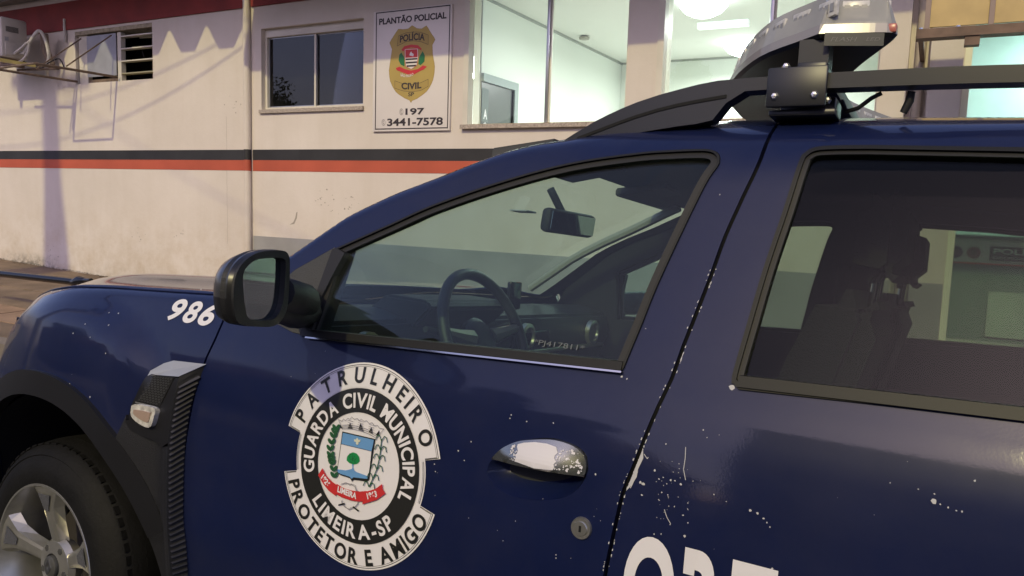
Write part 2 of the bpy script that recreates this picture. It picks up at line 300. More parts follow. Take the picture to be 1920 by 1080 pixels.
D={'fwin_outer':[(0.9131,1.0797),(1.0916,1.0856),(1.3396,1.0946),(1.5113,1.1001),(1.5799,1.1026),(1.6008,1.1035),(1.6109,1.1046),(1.6163,1.1092),(1.6185,1.1198),(1.6229,1.1411),(1.6323,1.1842),(1.6486,1.2624),(1.6901,1.4161),(1.7078,1.4604),(1.7087,1.4703),(1.7057,1.4804),(1.6968,1.4888),(1.6834,1.4931),(1.6642,1.4938),(1.6259,1.4925),(1.5563,1.4874),(1.4262,1.4667),(1.2882,1.4284),(1.1408,1.3759),(1.0402,1.3288),(0.9173,1.2714)],'fwin_glass':[(0.9193,1.0947),(1.6057,1.1138),(1.6936,1.4663),(1.6922,1.4753),(1.6852,1.4805),(1.6636,1.4805),(1.5612,1.4733),(1.4305,1.4537),(1.292,1.4163),(1.1452,1.3636),(0.9926,1.2942),(0.9359,1.2597)],'tri':[(0.9118,1.2734),(0.8566,1.2405),(0.8014,1.2032),(0.7905,1.1502),(0.789,1.1034),(0.8404,1.0837),(0.9131,1.0797)],'bshut':[(1.7576,1.5888),(1.775,1.5475),(1.7755,1.4733),(1.759,1.4065),(1.7421,1.3396),(1.731,1.275),(1.7174,1.207),(1.7069,1.1565),(1.6983,1.1044),(1.6868,1.0619),(1.6749,1.0143),(1.6616,0.9615),(1.6499,0.9199),(1.641,0.852),(1.6357,0.8066)],'rwin_outer':[(1.7956,1.1116),(1.7912,1.1222),(1.8009,1.2089),(1.8116,1.2948),(1.8268,1.3905),(1.8385,1.4724),(1.8445,1.4879),(1.8639,1.4977),(1.9376,1.4989),(2.1422,1.4931),(2.1657,1.1187),(1.805,1.1043)],'rwin_glass':[(1.8134,1.1197),(1.8255,1.2428),(1.8392,1.3637),(1.8511,1.4519),(1.8543,1.4667),(1.8656,1.4762),(1.8958,1.4828),(1.9928,1.4814),(2.1431,1.4749),(2.1652,1.1266)],'top':[(0.7773,1.2534),(0.8019,1.2731),(0.9056,1.3482),(1.013,1.3993),(1.1186,1.4387),(1.1683,1.4602),(1.2594,1.4977),(1.3257,1.5165),(1.377,1.5227),(1.4542,1.547),(1.5264,1.5672),(1.6055,1.5802),(1.6889,1.5855),(1.7598,1.5857),(1.9743,1.5795),(2.1435,1.569)],'fshut':[(0.6475,1.125),(0.6498,1.0877),(0.6456,1.0465),(0.6342,1.0046)],'handle_cup':[(1.4075,0.9292),(1.431,0.952),(1.4699,0.9717),(1.5192,0.9823),(1.5644,0.9766),(1.582,0.9628),(1.5866,0.9449),(1.5777,0.9172),(1.5515,0.8924),(1.5033,0.8763),(1.452,0.8722),(1.413,0.884),(1.3973,0.9049)],'handle_bar':[(1.4075,0.9292),(1.4312,0.9511),(1.4701,0.9708),(1.5195,0.9806),(1.5595,0.9775),(1.5772,0.9687),(1.5826,0.9527),(1.5795,0.934)],'lock':[(1.5847,0.8633),(1.6019,0.8536),(1.5878,0.8347),(1.5712,0.8462)],'trim_mesh':[(0.4417,0.8803),(0.4569,0.9305),(0.4773,0.9459),(0.5458,0.953),(0.5106,0.8737)],'trim_cap':[(0.4503,0.9422),(0.479,0.9673),(0.5182,0.9799),(0.6176,0.9881),(0.6305,0.9875),(0.5602,0.955),(0.5512,0.9464),(0.4705,0.9412)],'trim_outer':[(0.4212,0.8809),(0.4489,0.9395),(0.4785,0.9685),(0.5182,0.9799),(0.6305,0.9875),(0.6233,0.9423),(0.6122,0.8563),(0.6078,0.783),(0.6128,0.6865),(0.6197,0.6021),(0.6218,0.5028)],'trim_inner':[(0.3716,0.8022),(0.406,0.8236),(0.4212,0.8809)],'trim_ridge':[(0.5512,0.9464),(0.5329,0.8798),(0.518,0.8278),(0.5094,0.8077)],'lamp':[(0.425,0.8586),(0.4596,0.8705),(0.5059,0.8655),(0.5049,0.838),(0.4832,0.8243),(0.4418,0.8322),(0.4256,0.8435)],'trim_front':[(0.359,0.761),(0.3969,0.7163),(0.4401,0.6481),(0.4683,0.5637),(0.4753,0.4611)],'badge_c':(1.1085,0.8555),'sh_top':[(-0.0435,0.0575),(0.0364,0.0577),(0.0324,0.0349),(-0.0444,0.0346)],'sh_mid':[(-0.0444,0.0346),(0.0324,0.0349),(0.0319,-0.0139),(-0.047,-0.0158)],'sh_out':[(-0.0455,0.0586),(0.038,0.059),(0.0374,0.0498),(0.033,-0.0198),(0.0282,-0.0242),(-0.0039,-0.0275),(-0.0082,-0.0319),(-0.0138,-0.0266),(-0.0405,-0.0256),(-0.0485,-0.0217)],'sh_low':[(-0.047,-0.0158),(-0.0255,-0.0134),(-0.0091,-0.0071),(0.0011,-0.0111),(0.0202,-0.0126),(0.0309,-0.0133),(0.0294,-0.0186),(-0.0046,-0.0227),(-0.0089,-0.0265),(-0.0141,-0.0236),(-0.0393,-0.0228),(-0.0459,-0.0211)],'trunk':[(-0.0117,0.002),(-0.0072,0.0029),(-0.0071,-0.0033),(-0.0036,-0.0095),(0.0005,-0.0117),(-0.0188,-0.0136),(-0.0109,-0.0085),(-0.0096,-0.0038)],'tree':[(-0.0255,0.0056),(-0.0258,0.013),(-0.0201,0.0204),(-0.0118,0.0245),(-0.0026,0.0238),(0.0046,0.0189),(0.0073,0.0108),(0.0015,0.0047),(-0.0078,0.0016),(-0.0177,0.0021)],'fleur':[(-0.0051,0.0544),(-0.0006,0.0502),(0.0034,0.0522),(0.0031,0.0472),(-0.0013,0.0456),(0.0003,0.0429),(-0.0032,0.0403),(-0.0072,0.042),(-0.0065,0.0452),(-0.0117,0.0457),(-0.0124,0.0501),(-0.0084,0.0493)],'rib_l':[(-0.0855,-0.021),(-0.0954,-0.0369),(-0.0797,-0.051),(-0.0632,-0.0616),(-0.0446,-0.0677),(-0.0439,-0.046),(-0.0586,-0.0414),(-0.0742,-0.0333)],'rib_m':[(-0.0448,-0.0436),(-0.0243,-0.0481),(-0.0045,-0.0481),(0.0148,-0.0458),(0.0318,-0.0409),(0.0325,-0.0605),(0.0137,-0.0655),(-0.0057,-0.0674),(-0.029,-0.0667),(-0.0478,-0.0633)],'rib_r':[(0.0321,-0.0416),(0.0515,-0.033),(0.0671,-0.0199),(0.0693,-0.0291),(0.077,-0.036),(0.0571,-0.0525),(0.0237,-0.0687),(0.0237,-0.0625)],'txt':[(-0.0858,-0.0395),(-0.0572,-0.0538),(-0.0425,-0.0545),(0.0207,-0.0545),(0.036,-0.0535),(0.0663,-0.0383)],'leafl':[(-0.0531,-0.0327),(-0.0564,-0.0207),(-0.0624,-0.0093),(-0.0678,0.0049),(-0.0702,0.0171),(-0.0685,0.0302),(-0.0653,0.0434),(-0.0608,0.0595)],'corn':[(0.0356,-0.0327),(0.0429,-0.0153),(0.05,0.0033),(0.0535,0.0235),(0.0544,0.0408),(0.0541,0.059)],'crown0':[(-0.0479,0.0638),(-0.0268,0.0675),(-0.0038,0.0683),(0.0192,0.0662),(0.0406,0.0614)],'crown1':[(-0.0482,0.0668),(-0.0588,0.0801),(-0.0485,0.078),(-0.0461,0.0834),(-0.0406,0.0806),(-0.0349,0.0866),(-0.0295,0.085),(-0.0258,0.0906),(-0.0184,0.0869),(-0.0109,0.0901),(-0.0068,0.0863),(-0.0011,0.0903),(0.0061,0.0873),(0.0121,0.0896),(0.0192,0.0853),(0.0267,0.0883),(0.0324,0.0832),(0.0398,0.0857),(0.0454,0.0811),(0.0564,0.0813),(0.0425,0.063)],'door':[(-0.0524,0.071),(-0.0443,0.0644),(-0.0325,0.0665),(-0.0276,0.0791),(-0.0203,0.0686),(-0.0053,0.0698),(-0.0015,0.0828),(0.0075,0.069),(0.0207,0.0689),(0.026,0.0802),(0.0311,0.067),(0.0383,0.0667),(0.0459,0.0778)],'gear':[(-0.0335,-0.0413),(-0.014,-0.0371),(0.0048,-0.043),(0.0121,-0.0663),(0.0021,-0.0799),(-0.0106,-0.0853),(-0.0241,-0.0821),(-0.03,-0.0733)],'stick':[(-0.0372,-0.0856),(-0.0368,-0.0824),(-0.0214,-0.0759),(-0.0205,-0.0787),(-0.0012,-0.0799),(0.0012,-0.0773),(0.016,-0.0824),(0.014,-0.0854)],'s_board':[(-5.2089,3.2482),(-4.2524,3.2547),(-4.2391,2.0396),(-5.2007,2.0503)],'s_border':[(-5.177,3.2419),(-4.2705,3.2389),(-4.2568,2.0518),(-5.1733,2.0664)],'s_gold':[(-4.7215,3.0779),(-4.6637,3.0448),(-4.6037,3.0367),(-4.5478,3.0622),(-4.4991,2.9969),(-4.4416,2.9218),(-4.4742,2.8729),(-4.4677,2.7833),(-4.4399,2.6626),(-4.4589,2.5319),(-4.5306,2.4266),(-4.6493,2.3581),(-4.7067,2.3416),(-4.7216,2.3213),(-4.7404,2.3464),(-4.8023,2.3694),(-4.9121,2.435),(-4.9844,2.5431),(-5.002,2.6551),(-4.9805,2.7772),(-4.9663,2.8622),(-4.9986,2.928),(-4.9452,2.9952),(-4.892,3.0546),(-4.8304,3.0476),(-4.7694,3.0491)],'s_ban1':[(-4.8878,2.9887),(-4.7992,3.0115),(-4.7082,3.0145),(-4.6179,3.0055),(-4.5236,2.9714),(-4.523,2.8797),(-4.616,2.9145),(-4.7064,2.9278),(-4.7975,2.9243),(-4.9045,2.8888)],'s_ban2':[(-4.9266,2.5467),(-4.8204,2.5113),(-4.713,2.5019),(-4.6073,2.5119),(-4.5154,2.5441),(-4.5138,2.4742),(-4.6057,2.4355),(-4.7115,2.4286),(-4.8191,2.4401),(-4.9253,2.4726)],'s_text1':[(-5.1354,3.1132),(-4.3132,3.1203),(-5.1363,3.1747)],'s_text2':[(-4.8773,2.9236),(-4.5595,2.9203),(-4.8783,2.9783)],'s_text3':[(-4.8425,2.4545),(-4.5956,2.4557),(-4.8436,2.5123)],'s_text4':[(-4.7565,2.3862),(-4.6833,2.3861),(-4.7572,2.4205)],'s_197':[(-4.8769,2.2047),(-4.5556,2.203),(-4.788,2.2643),(-4.7868,2.2025)],'s_344':[(-5.0997,2.0993),(-4.3307,2.0928),(-5.0178,2.1681),(-5.0167,2.0953)],'s_sh':[(-4.8084,2.8523),(-4.6446,2.8504),(-4.6399,2.7695),(-4.6562,2.686),(-4.7236,2.6508),(-4.7898,2.681),(-4.8052,2.7671)],'s_shred':[(-4.7991,2.8456),(-4.6534,2.8438),(-4.6503,2.7653),(-4.7976,2.7666)],'s_st1':[(-4.7957,2.7507),(-4.65,2.7497)],'s_st2':[(-4.792,2.7176),(-4.6538,2.7173)],'s_st3':[(-4.7807,2.6842),(-4.6622,2.6839)],'s_rib1':[(-4.8498,2.8488),(-4.812,2.8829),(-4.7284,2.8931),(-4.6452,2.8805),(-4.5995,2.8452),(-4.6051,2.8275),(-4.6521,2.8521),(-4.7278,2.8641),(-4.7962,2.8564),(-4.8264,2.8315)],'s_rib2':[(-4.9163,2.6729),(-4.8669,2.6851),(-4.8078,2.6575),(-4.7233,2.6386),(-4.6403,2.649),(-4.581,2.682),(-4.533,2.6675),(-4.5726,2.6395),(-4.6098,2.6293),(-4.6921,2.597),(-4.7607,2.6003),(-4.8535,2.633),(-4.9034,2.6502)],'s_lf1':[(-4.8493,2.8244),(-4.8099,2.7673),(-4.8082,2.682),(-4.8548,2.7028),(-4.8834,2.7471),(-4.8751,2.8016)],'s_lf2':[(-4.5885,2.8205),(-4.5608,2.7769),(-4.5639,2.7171),(-4.611,2.6836),(-4.6383,2.6971),(-4.6307,2.763)],'s_fig':[(-4.7491,2.7881),(-4.7375,2.8176),(-4.7256,2.8253),(-4.7162,2.8103),(-4.6947,2.7969),(-4.7003,2.7755)],'v_ridge':[(0.598,0.9583),(0.5953,0.9235),(0.5951,0.8699),(0.5997,0.8052),(0.6016,0.7517),(0.6061,0.6985),(0.6162,0.6104),(0.6196,0.5131)],'v_left':[(0.4771,0.9408),(0.4587,0.9007),(0.4429,0.8644),(0.4417,0.8353)],'v_right':[(0.6341,0.9879),(0.6201,0.9394),(0.6069,0.8892),(0.5967,0.8137),(0.597,0.7394),(0.6092,0.6416),(0.6189,0.5767),(0.6224,0.522)],'v_captop':[(0.4633,0.938),(0.4731,0.9531),(0.4988,0.9727),(0.5287,0.9828),(0.6388,0.9888)],'v_capr':[(0.5116,0.9494),(0.5899,0.9544)],'v_mesh':[(0.4993,0.9458),(0.5795,0.9523),(0.5418,0.8837),(0.4653,0.8839)],'v_lamp':[(0.4593,0.8657),(0.4694,0.8773),(0.5379,0.8785),(0.5407,0.8619),(0.5331,0.8375),(0.5166,0.8322),(0.4841,0.8376),(0.4622,0.8488)],'v_podbot':[(0.4301,0.8323),(0.4475,0.8126),(0.4889,0.8049),(0.5283,0.8034),(0.5624,0.7937)],'chips':[(1.6157,1.0972,0.0025),(1.6255,1.0951,0.0016),(1.7941,1.1067,0.005),(1.4308,1.0065,0.0015),(1.4297,1.0008,0.0015),(1.4626,1.0009,0.0013),(1.5129,1.0067,0.0015),(1.359,0.948,0.0015),(1.3347,0.9274,0.0018),(1.3493,0.9132,0.0015),(1.6005,0.94,0.002),(1.7091,1.0081,0.0015),(1.7629,1.0383,0.0013),(1.7703,1.0286,0.001),(1.6732,0.9794,0.0028),(1.6971,0.9653,0.0022),(1.6812,0.9416,0.0035),(1.6766,0.9431,0.0024),(1.7057,0.954,0.0015),(1.7242,0.9562,0.0017),(1.7308,0.9567,0.0016),(1.7405,0.9531,0.002),(1.6815,0.9243,0.0018),(1.7124,0.9351,0.0014),(1.7085,0.9236,0.001),(1.7918,0.949,0.0015),(1.8462,0.9378,0.0022),(1.8569,0.9364,0.0022),(1.8658,0.9308,0.0017),(1.8708,0.9259,0.0015),(1.8757,0.921,0.0013),(2.0756,1.0015,0.004),(2.0749,1.0102,0.0012),(2.0826,0.9989,0.0013),(2.0919,0.9969,0.0014),(2.1011,0.9949,0.0013),(2.1076,0.9951,0.0015),(2.056,1.0123,0.0012),(2.1185,1.0358,0.0016),(1.7546,0.8782,0.0022),(1.7073,0.8699,0.0014),(1.7182,0.8726,0.0014),(1.8842,0.8637,0.0018),(1.878,0.859,0.0014),(1.8108,0.943,0.001),(1.7544,0.9281,0.001),(1.7089,0.8958,0.001),(1.5454,0.7959,0.0012),(1.5459,0.7907,0.0012),(0.1728,1.0065,0.002),(0.2465,1.0055,0.0016),(0.3211,0.975,0.0022),(0.1935,0.8833,0.0025),(0.2832,0.8647,0.003),(0.1986,0.9071,0.001),(0.2098,1.0336,0.0016),(0.2549,1.0664,0.0014),(-0.1278,1.0577,0.0018),(0.2842,1.0676,0.0018),(0.2874,1.0392,0.0018),(0.5139,1.148,0.002),(1.7203,1.4102,0.0012),(1.7081,0.8463,0.001),(1.2803,0.9123,0.002),(1.2862,0.894,0.0015),(1.2903,0.8813,0.0015),(1.6392,1.1779,0.001)],'scr0':[(1.7404,1.0091),(1.742,0.9918),(1.7417,0.9758),(1.747,0.9609)],'scr1':[(1.7193,0.9105),(1.7247,0.8995),(1.7315,0.8913)],'scr2':[(1.6766,0.9866),(1.6828,0.9804),(1.6841,0.9831)],'scr3':[(1.6701,0.9583),(1.6679,0.9487),(1.6627,0.9335),(1.6612,0.9307)],'scr4':[(1.6781,0.9582),(1.6847,0.9612)]}

# =====================================================  PATROL CAR (x to the rear, y away from the camera, z up; origin at the near front wheel contact)
KZ = [.10,.30,.45,.62,.80,.94,1.02,1.07,1.12,1.30,1.46,1.50,1.53,1.56,1.60,1.8]
KY = [.09,.055,.02,.002,.0,.006,.018,.034,.055,.114,.170,.195,.228,.30,.42,1.2]
_zz = np.linspace(.1, 1.8, 851); _yy = np.interp(_zz, KZ, KY); _k = np.exp(-.5*(np.arange(-24, 25)/8)**2); _k /= _k.sum()
_yy = np.convolve(np.pad(_yy, 24, mode='edge'), _k, 'valid')
TX = [-.80,-.62,-.5,-.3,-.2,-.12,.014,.184,.4,.58,.62,.70,.777,.9056,1.013,1.1186,1.1683,1.2594,1.3257,1.377,1.4542,1.5264,1.6055,1.6889,1.7598,1.9743,2.1435,2.6,3.0,3.3]
TZ = [.80,.95,1.00,1.052,1.074,1.092,1.112,1.123,1.132,1.140,1.146,1.197,1.2534,1.3482,1.3993,1.4387,1.4602,1.4977,1.5165,1.5247,1.547,1.5672,1.5802,1.5855,1.5857,1.5795,1.569,1.54,1.50,1.40]
_tx = np.linspace(-.8, 3.3, 1641); _tz = np.interp(_tx, TX, TZ); _k2 = np.exp(-.5*(np.arange(-18, 19)/6)**2); _k2 /= _k2.sum(); _tz = np.convolve(np.pad(_tz, 18, mode='edge'), _k2, 'valid')
def T(x): return float(np.interp(x, _tx, _tz))
AC0 = (.07, .335)
def ss(a, b, x): t = min(1, max(0, (x-a)/(b-a))); return t*t*(3-2*t)
def S(x, z, roll=True):
    y = float(np.interp(z, _zz, _yy)) + .62*(1-.30*ss(1.02, .80, z))*max(0, .1-x)**2 + .30*max(0, x-2.75)**2
    r = math.hypot(x-AC0[0], z-AC0[1]); y -= .036*(1-ss(.705, .79, r))*(1-ss(.34, .60, x))*ss(-.55, -.25, x)
    if roll:
        rr = .022+.010*ss(.58, .75, x); d = T(x)-z
        if d < rr: q = min(rr, rr-d); y += rr-math.sqrt(max(0, rr*rr-q*q*.98))
    return y
def lift(off=0, side=0): 
    if side: return lambda p: (p[0], 1.8-(S(p[0], p[1])-off), p[1])
    return lambda p: (p[0], S(p[0], p[1])-off, p[1])
def snrm(p, e=.004):
    x, z = p; dx = (S(x+e, z)-S(x-e, z))/(2*e); z2 = min(z+e, T(x)-.0005); z1 = z-e; dz = (S(x, z2)-S(x, z1))/(z2-z1)
    v = np.array([dx, -1, dz]); v /= np.linalg.norm(v); return tuple(v)
car = thing('patrol_car', 'dark navy blue patrol car with white round door crest and roof light bar', 'car', rot=(R(-5.5), 0, 0))
def plate(name, outer, m, off=0, dep=.02, holes=(), grid=.03, parent=car, side=0, n=True, kind=None, label=None, extra=None):
    return sheet(name, outer, holes, lift(off, side), lift(off-dep, side) if dep else None, m, parent, grid, snrm if (n and not side) else None, kind, label, smooth=bool(side), extra=extra)
G = .0033
XTR = [(x, T(x)-d) for x in np.arange(-.6, 3.2, .016) for d in (.0028, .0065, .012, .019, .027, .036)]
def topline(x0, x1, d=.0): return [(x0+(x1-x0)*k/60, T(x0+(x1-x0)*k/60)-.0008-d) for k in range(61)]
bs = catmull(D['bshut'], .02); bs = [p for p in bs if p[1] < T(p[0])-.004]
bs_low = catmull([(1.6357, .8066), (1.628, .72), (1.622, .60), (1.62, .45), (1.62, .34)], .03)[1:]
bs = bs + bs_low
fs = catmull([(.650, 1.15), (.6498, 1.10), (.6456, 1.0465), (.6342, 1.0046), (.615, .92), (.602, .82), (.598, .70), (.60, .50), (.60, .33)], .03)
fwin_o = catmull(D['fwin_outer'], .004); fwin_g = catmull(D['fwin_glass'], .012)
rw_o = [p for p in catmull([D['rwin_outer'][-1]]+D['rwin_outer'][:5]+[(1.838, 1.472), (1.8425, 1.484), (1.851, 1.4925), (1.866, 1.4975), (1.90, 1.499)], .004)]+[(1.94, 1.499), (2.14, 1.493), (2.35, 1.478), (2.48, 1.45), (2.53, 1.40), (2.50, 1.25), (2.46, 1.145), (2.44, 1.128), (2.30, 1.123)]
rw_g = [p for p in catmull([D['rwin_glass'][0]]+D['rwin_glass'][1:7], .012)]+[(2.14, 1.469), (2.34, 1.456), (2.45, 1.43), (2.50, 1.39), (2.47, 1.25), (2.435, 1.160), (2.42, 1.148), (2.2, 1.137)]
tri = catmull(D['tri'][:5], .02)+[(.87, 1.085), (.92, 1.083)]
hcup = catmull(D['handle_cup'], .01, True)
def ccw(p): 
    a = sum(p[i-1][0]*p[i][1]-p[i][0]*p[i-1][1] for i in range(len(p))); return p if a > 0 else p[::-1]
def dedupe(p):
    out = [p[0]]
    for q in p[1:]:
        if math.hypot(q[0]-out[-1][0], q[1]-out[-1][1]) > .0015: out.append(q)
    if math.hypot(out[0][0]-out[-1][0], out[0][1]-out[-1][1]) < .0015: out.pop()
    return out
def inset(poly, d):
    p = ccw(dedupe(poly)); n = len(p); out = []
    for i in range(n):
        a, b = np.array(p[i-1]), np.array(p[(i+1) % n]); t = b-a; t = t/(np.linalg.norm(t)+1e-9); out.append((p[i][0]-t[1]*d, p[i][1]+t[0]*d))
    return out
for f_ in ('fwin_o', 'fwin_g', 'rw_o', 'rw_g', 'tri', 'hcup'): globals()[f_] = ccw(dedupe(dens(globals()[f_], .02)))
# ---- near and far body sides
def arcpts(c, r, a0, a1, n): return [(c[0]+r*math.cos(R(a0+(a1-a0)*k/n)), c[1]+r*math.sin(R(a0+(a1-a0)*k/n))) for k in range(n+1)]
ARC = arcpts(AC0, .50, -14, 196, 44)          # front arch, rear end to front end over the top
RARC = arcpts((2.673, .335), .47, 190, -10, 40)
for side in (0, 1):
    fend = ccw(dedupe(topline(.640, -.62) + dens([(-.62, T(-.62)-.01), (-.64, .70), (-.62, .30), (-.45, .24)], .03, False) + ARC[::-1] + dens([(.56, .30), (.597, .33)], .03, False) + [(x-G, z) for x, z in fs[::-1] if z < T(.645)-.02]))
    plate('front_fender', fend, PAINT, side=side, extra=XTR)
    door = ccw(dedupe([(x+G, z) for x, z in fs[::-1] if z < T(.655)-.01] + topline(.655, bs[0][0]-.004) + [(x-G, z) for x, z in bs] + dens([(1.615, .33), (.605, .33)], .04, False)))
    hol = [fwin_o, tri, hcup] if side == 0 else [fwin_o, tri]
    d1 = plate('front_door', door, PAINT, holes=hol, side=side, extra=XTR)
    rdoor = ccw(dedupe([(x+G, z) for x, z in bs[::-1]] + topline(bs[0][0]+.006, 2.62) + dens([(2.62, 1.50), (2.60, 1.2), (2.58, .92), (2.54, .83)], .03, False) + RARC[int(8*0)+12:0:-1] + dens([(2.19, .33), (1.626, .33)], .04, False)))
    d2 = plate('rear_door', rdoor, PAINT, holes=[rw_o], side=side, extra=XTR)
    q = ccw(dedupe([(2.625, T(2.625)-.001)] + topline(2.63, 3.25) + dens([(3.27, 1.0), (3.30, .60), (3.24, .34), (3.136, .33)], .04, False) + RARC[:12:-1] + dens([(2.546, .832), (2.586, .92), (2.606, 1.2), (2.625, 1.49)], .03, False)))
    plate('rear_quarter', q, PAINT, side=side)
    plate('sill_cladding', ccw(dens([(.60, .325), (2.19, .325), (2.19, .2), (.60, .2)], .05)), BLK, off=.006, dep=.05, side=side)
    # inner linings with the window openings
    ho = [inset(fwin_o, .004), inset(rw_o, .004)]
    lin = ccw(dedupe(topline(.70, 2.60, .012)+dens([(2.60, 1.2), (2.55, .80), (2.5, .35), (.64, .35), (.64, 1.10)], .05, False)))
    plate('door_lining', lin, mat('interior_black', (.02, .022, .024), .7), off=-.03, dep=.028, holes=ho, side=side, grid=.06, n=False)
    # window seals, frames and glass
    for nm, o_, g_, dr in (('front', fwin_o, fwin_g, d1), ('rear', rw_o, rw_g, d2)):
        o1 = inset(o_, .0005); i1 = inset(o_, .0045 if nm == 'front' else .0075)
        plate('window_trim', o1, TRIM, off=.004, dep=.02, holes=[i1], side=side, parent=dr, grid=0)
        plate('window_seal', inset(o_, .0047 if nm == 'front' else .0077), RUB, off=-.002, dep=.022, holes=[inset(o_, .017 if nm == 'front' else .016)], side=side, parent=dr, grid=0)
        plate('window_glass', inset(o_, .012), MT['front_glass'] if nm == 'front' else MT['rear_glass'], off=-.010, dep=.003, side=side, parent=dr, grid=.04, n=False)
    # sill strip under each window
    def strip(pts, w, m, off, nm, dr):
        c = catmull(pts, .03); up = [(x, z+w) for x, z in c]; plate(nm, ccw(c+up[::-1]), m, off=off, dep=.012, side=side, parent=dr, grid=0)
    strip([(.917, 1.0835), (1.15, 1.0915), (1.40, 1.100), (1.614, 1.1075)], .0135, TRIM, .008, 'sill_strip', d1)
    strip([(.917, 1.0800), (1.15, 1.0880), (1.40, 1.0965), (1.616, 1.104)], .003, CHR, .0095, 'sill_bead', d1)
    strip([(1.803, 1.1085), (2.0, 1.114), (2.2, 1.119), (2.42, 1.124)], .0165, TRIM, .008, 'sill_strip', d2)
    plate('mirror_triangle', inset(tri, .001), mat('triangle_plastic', (.045, .045, .042), .45, bump=.5, bscale=500), off=.001, dep=.03, side=side, parent=d1, grid=.03)
    dvp = ccw(dedupe(dens([(.896, 1.083), (.904, 1.18), (.910, 1.268), (.922, 1.271), (.948, 1.262), (.934, 1.215), (.921, 1.165), (.926, 1.083)], .02)))
    plate('window_divider', dvp, RUB, off=.0062, dep=.025, side=side, parent=d1, grid=.02)
    # wheel-arch cladding and wheel house
    band = ccw([p for p in arcpts(AC0, .562, 28, 185, 50)]+[p for p in arcpts(AC0, .499, 28, 185, 50)][::-1])
    plate('wheel_arch_cladding', band, BLKS, off=.012, dep=.03, side=side, grid=.02)
    for c, a0, a1 in ((AC0, -14, 196), ((2.673, .335), -10, 190)):
        vs = []; fc = []; nn = 40; rr = .503 if c == AC0 else .475
        for k in range(nn+1):
            a = R(a0+(a1-a0)*k/nn)
            for y in (.03, .25, .50): vs.append((c[0]+rr*math.cos(a), (1.8-y) if side else y, c[1]+rr*math.sin(a)))
        for k in range(nn):
            for j in (0, 1): b0 = k*3+j; fc.append((b0, b0+1, b0+4, b0+3))
        s = len(vs); vs += [(c[0], 1.8-.5 if side else .5, c[1])]; fc += [(k*3+2, (k+1)*3+2, s) for k in range(nn)]
        mk('wheel_housing', vs, fc, mat('housing_black', (.006, .006, .006), .9), car, True)
# door-gap shadow channels
box('b_pillar_core', (1.60, .075, .34), (1.80, .11, 1.07), mat('housing_black', (0, 0, 0)), car)
for x0, z0, z1, y in ((.63, .3, 1.08, .08),): box('hinge_pillar', (x0-.04, y, z0), (x0+.04, y+.06, z1), MT['housing_black'], car)
# ---- front end, hood, windscreen, roof
def edge_pt(x): z = T(x)-.0006; return np.array([x, S(x, T(x)-.001), z])
def loft(name, rows, m, smooth=True, parent=car, th=0, kind=None):
    nr, nc = len(rows), len(rows[0]); vs = [p for r_ in rows for p in r_]; fc = [(i*nc+j, i*nc+j+1, (i+1)*nc+j+1, (i+1)*nc+j) for i in range(nr-1) for j in range(nc-1)]
    o = mk(name, vs, fc, m, parent, smooth, kind)
    if th: md = o.modifiers.new('s', 'SOLIDIFY'); md.thickness = th; md.offset = 1 if th > 0 else -1
    return o
def fullrow(E, C, f=lambda w: w, n=22, crease=None):
    row = []
    for k in range(2*n+1):
        s = 1-abs(k/n-1); w = 1-(1-s)**2; P = E+(C-E)*w; y = E[1]+(.9-E[1])*s
        z = P[2]+(crease(s, y) if crease else 0); row.append((P[0], y if k <= n else 1.8-y, z))
    return row
def ws(t): return edge_pt(.63+.70*t), np.array([.37+.80*t, .9, 1.12+.455*t])
rows = [fullrow(*ws(t/16)) for t in range(17)]
nA = 3
loft('windscreen_pillar', [r_[:nA] for r_ in rows], PAINT); loft('windscreen_pillar', [r_[-nA:] for r_ in rows], PAINT)
pe = [(r_[-6][0]+.004, r_[-6][1], r_[-6][2]-.016) for r_ in rows[2:-1]]; otube('pillar_cover', pe, .016, mat('pillar_beige', (.36, .36, .31), .8), car, 8)
loft('windscreen', [r_[nA-1:len(r_)-nA+1] for r_ in rows], MT['front_glass'])
hc = lambda x: float(np.interp(x, [-.78, -.70, -.55, -.35, -.1, .2, .37], [.86, .98, 1.06, 1.115, 1.145, 1.16, 1.155]))
def hcre(s, y): return .020*math.exp(-((s-.27)/.12)**2) if 0 < s < 1 else 0
hr = []
for k in range(34):
    t = k/33; E = edge_pt(.615-1.235*t); xc = .36-1.13*t; hr.append(fullrow(E, np.array([xc, .9, hc(xc)]), crease=hcre))
loft('hood', hr, PAINT, th=-.004)
loft('cowl', [fullrow(edge_pt(.63), np.array([.375, .9, 1.112])), fullrow(edge_pt(.612), np.array([.355, .9, 1.10]))], BLK)
rr_ = []
for k in range(24):
    t = k/23; E0, C0 = ws(1); xe = E0[0]+(3.15-E0[0])*t; xc = C0[0]+(3.12-C0[0])*t; E = edge_pt(xe)
    zc = float(np.interp(xc, [1.17, 1.35, 1.6, 2.0, 2.5, 3.12], [1.575, 1.608, 1.625, 1.628, 1.60, 1.52])); rr_.append(fullrow(E, np.array([xc, .9, zc])))
loft('roof', rr_, PAINT, th=-.003)
loft('headliner', [[(p[0], .9+(p[1]-.9)*.97, p[2]-.045) for p in r_] for r_ in rr_], mat('headliner_grey', (.05, .052, .055), .9))
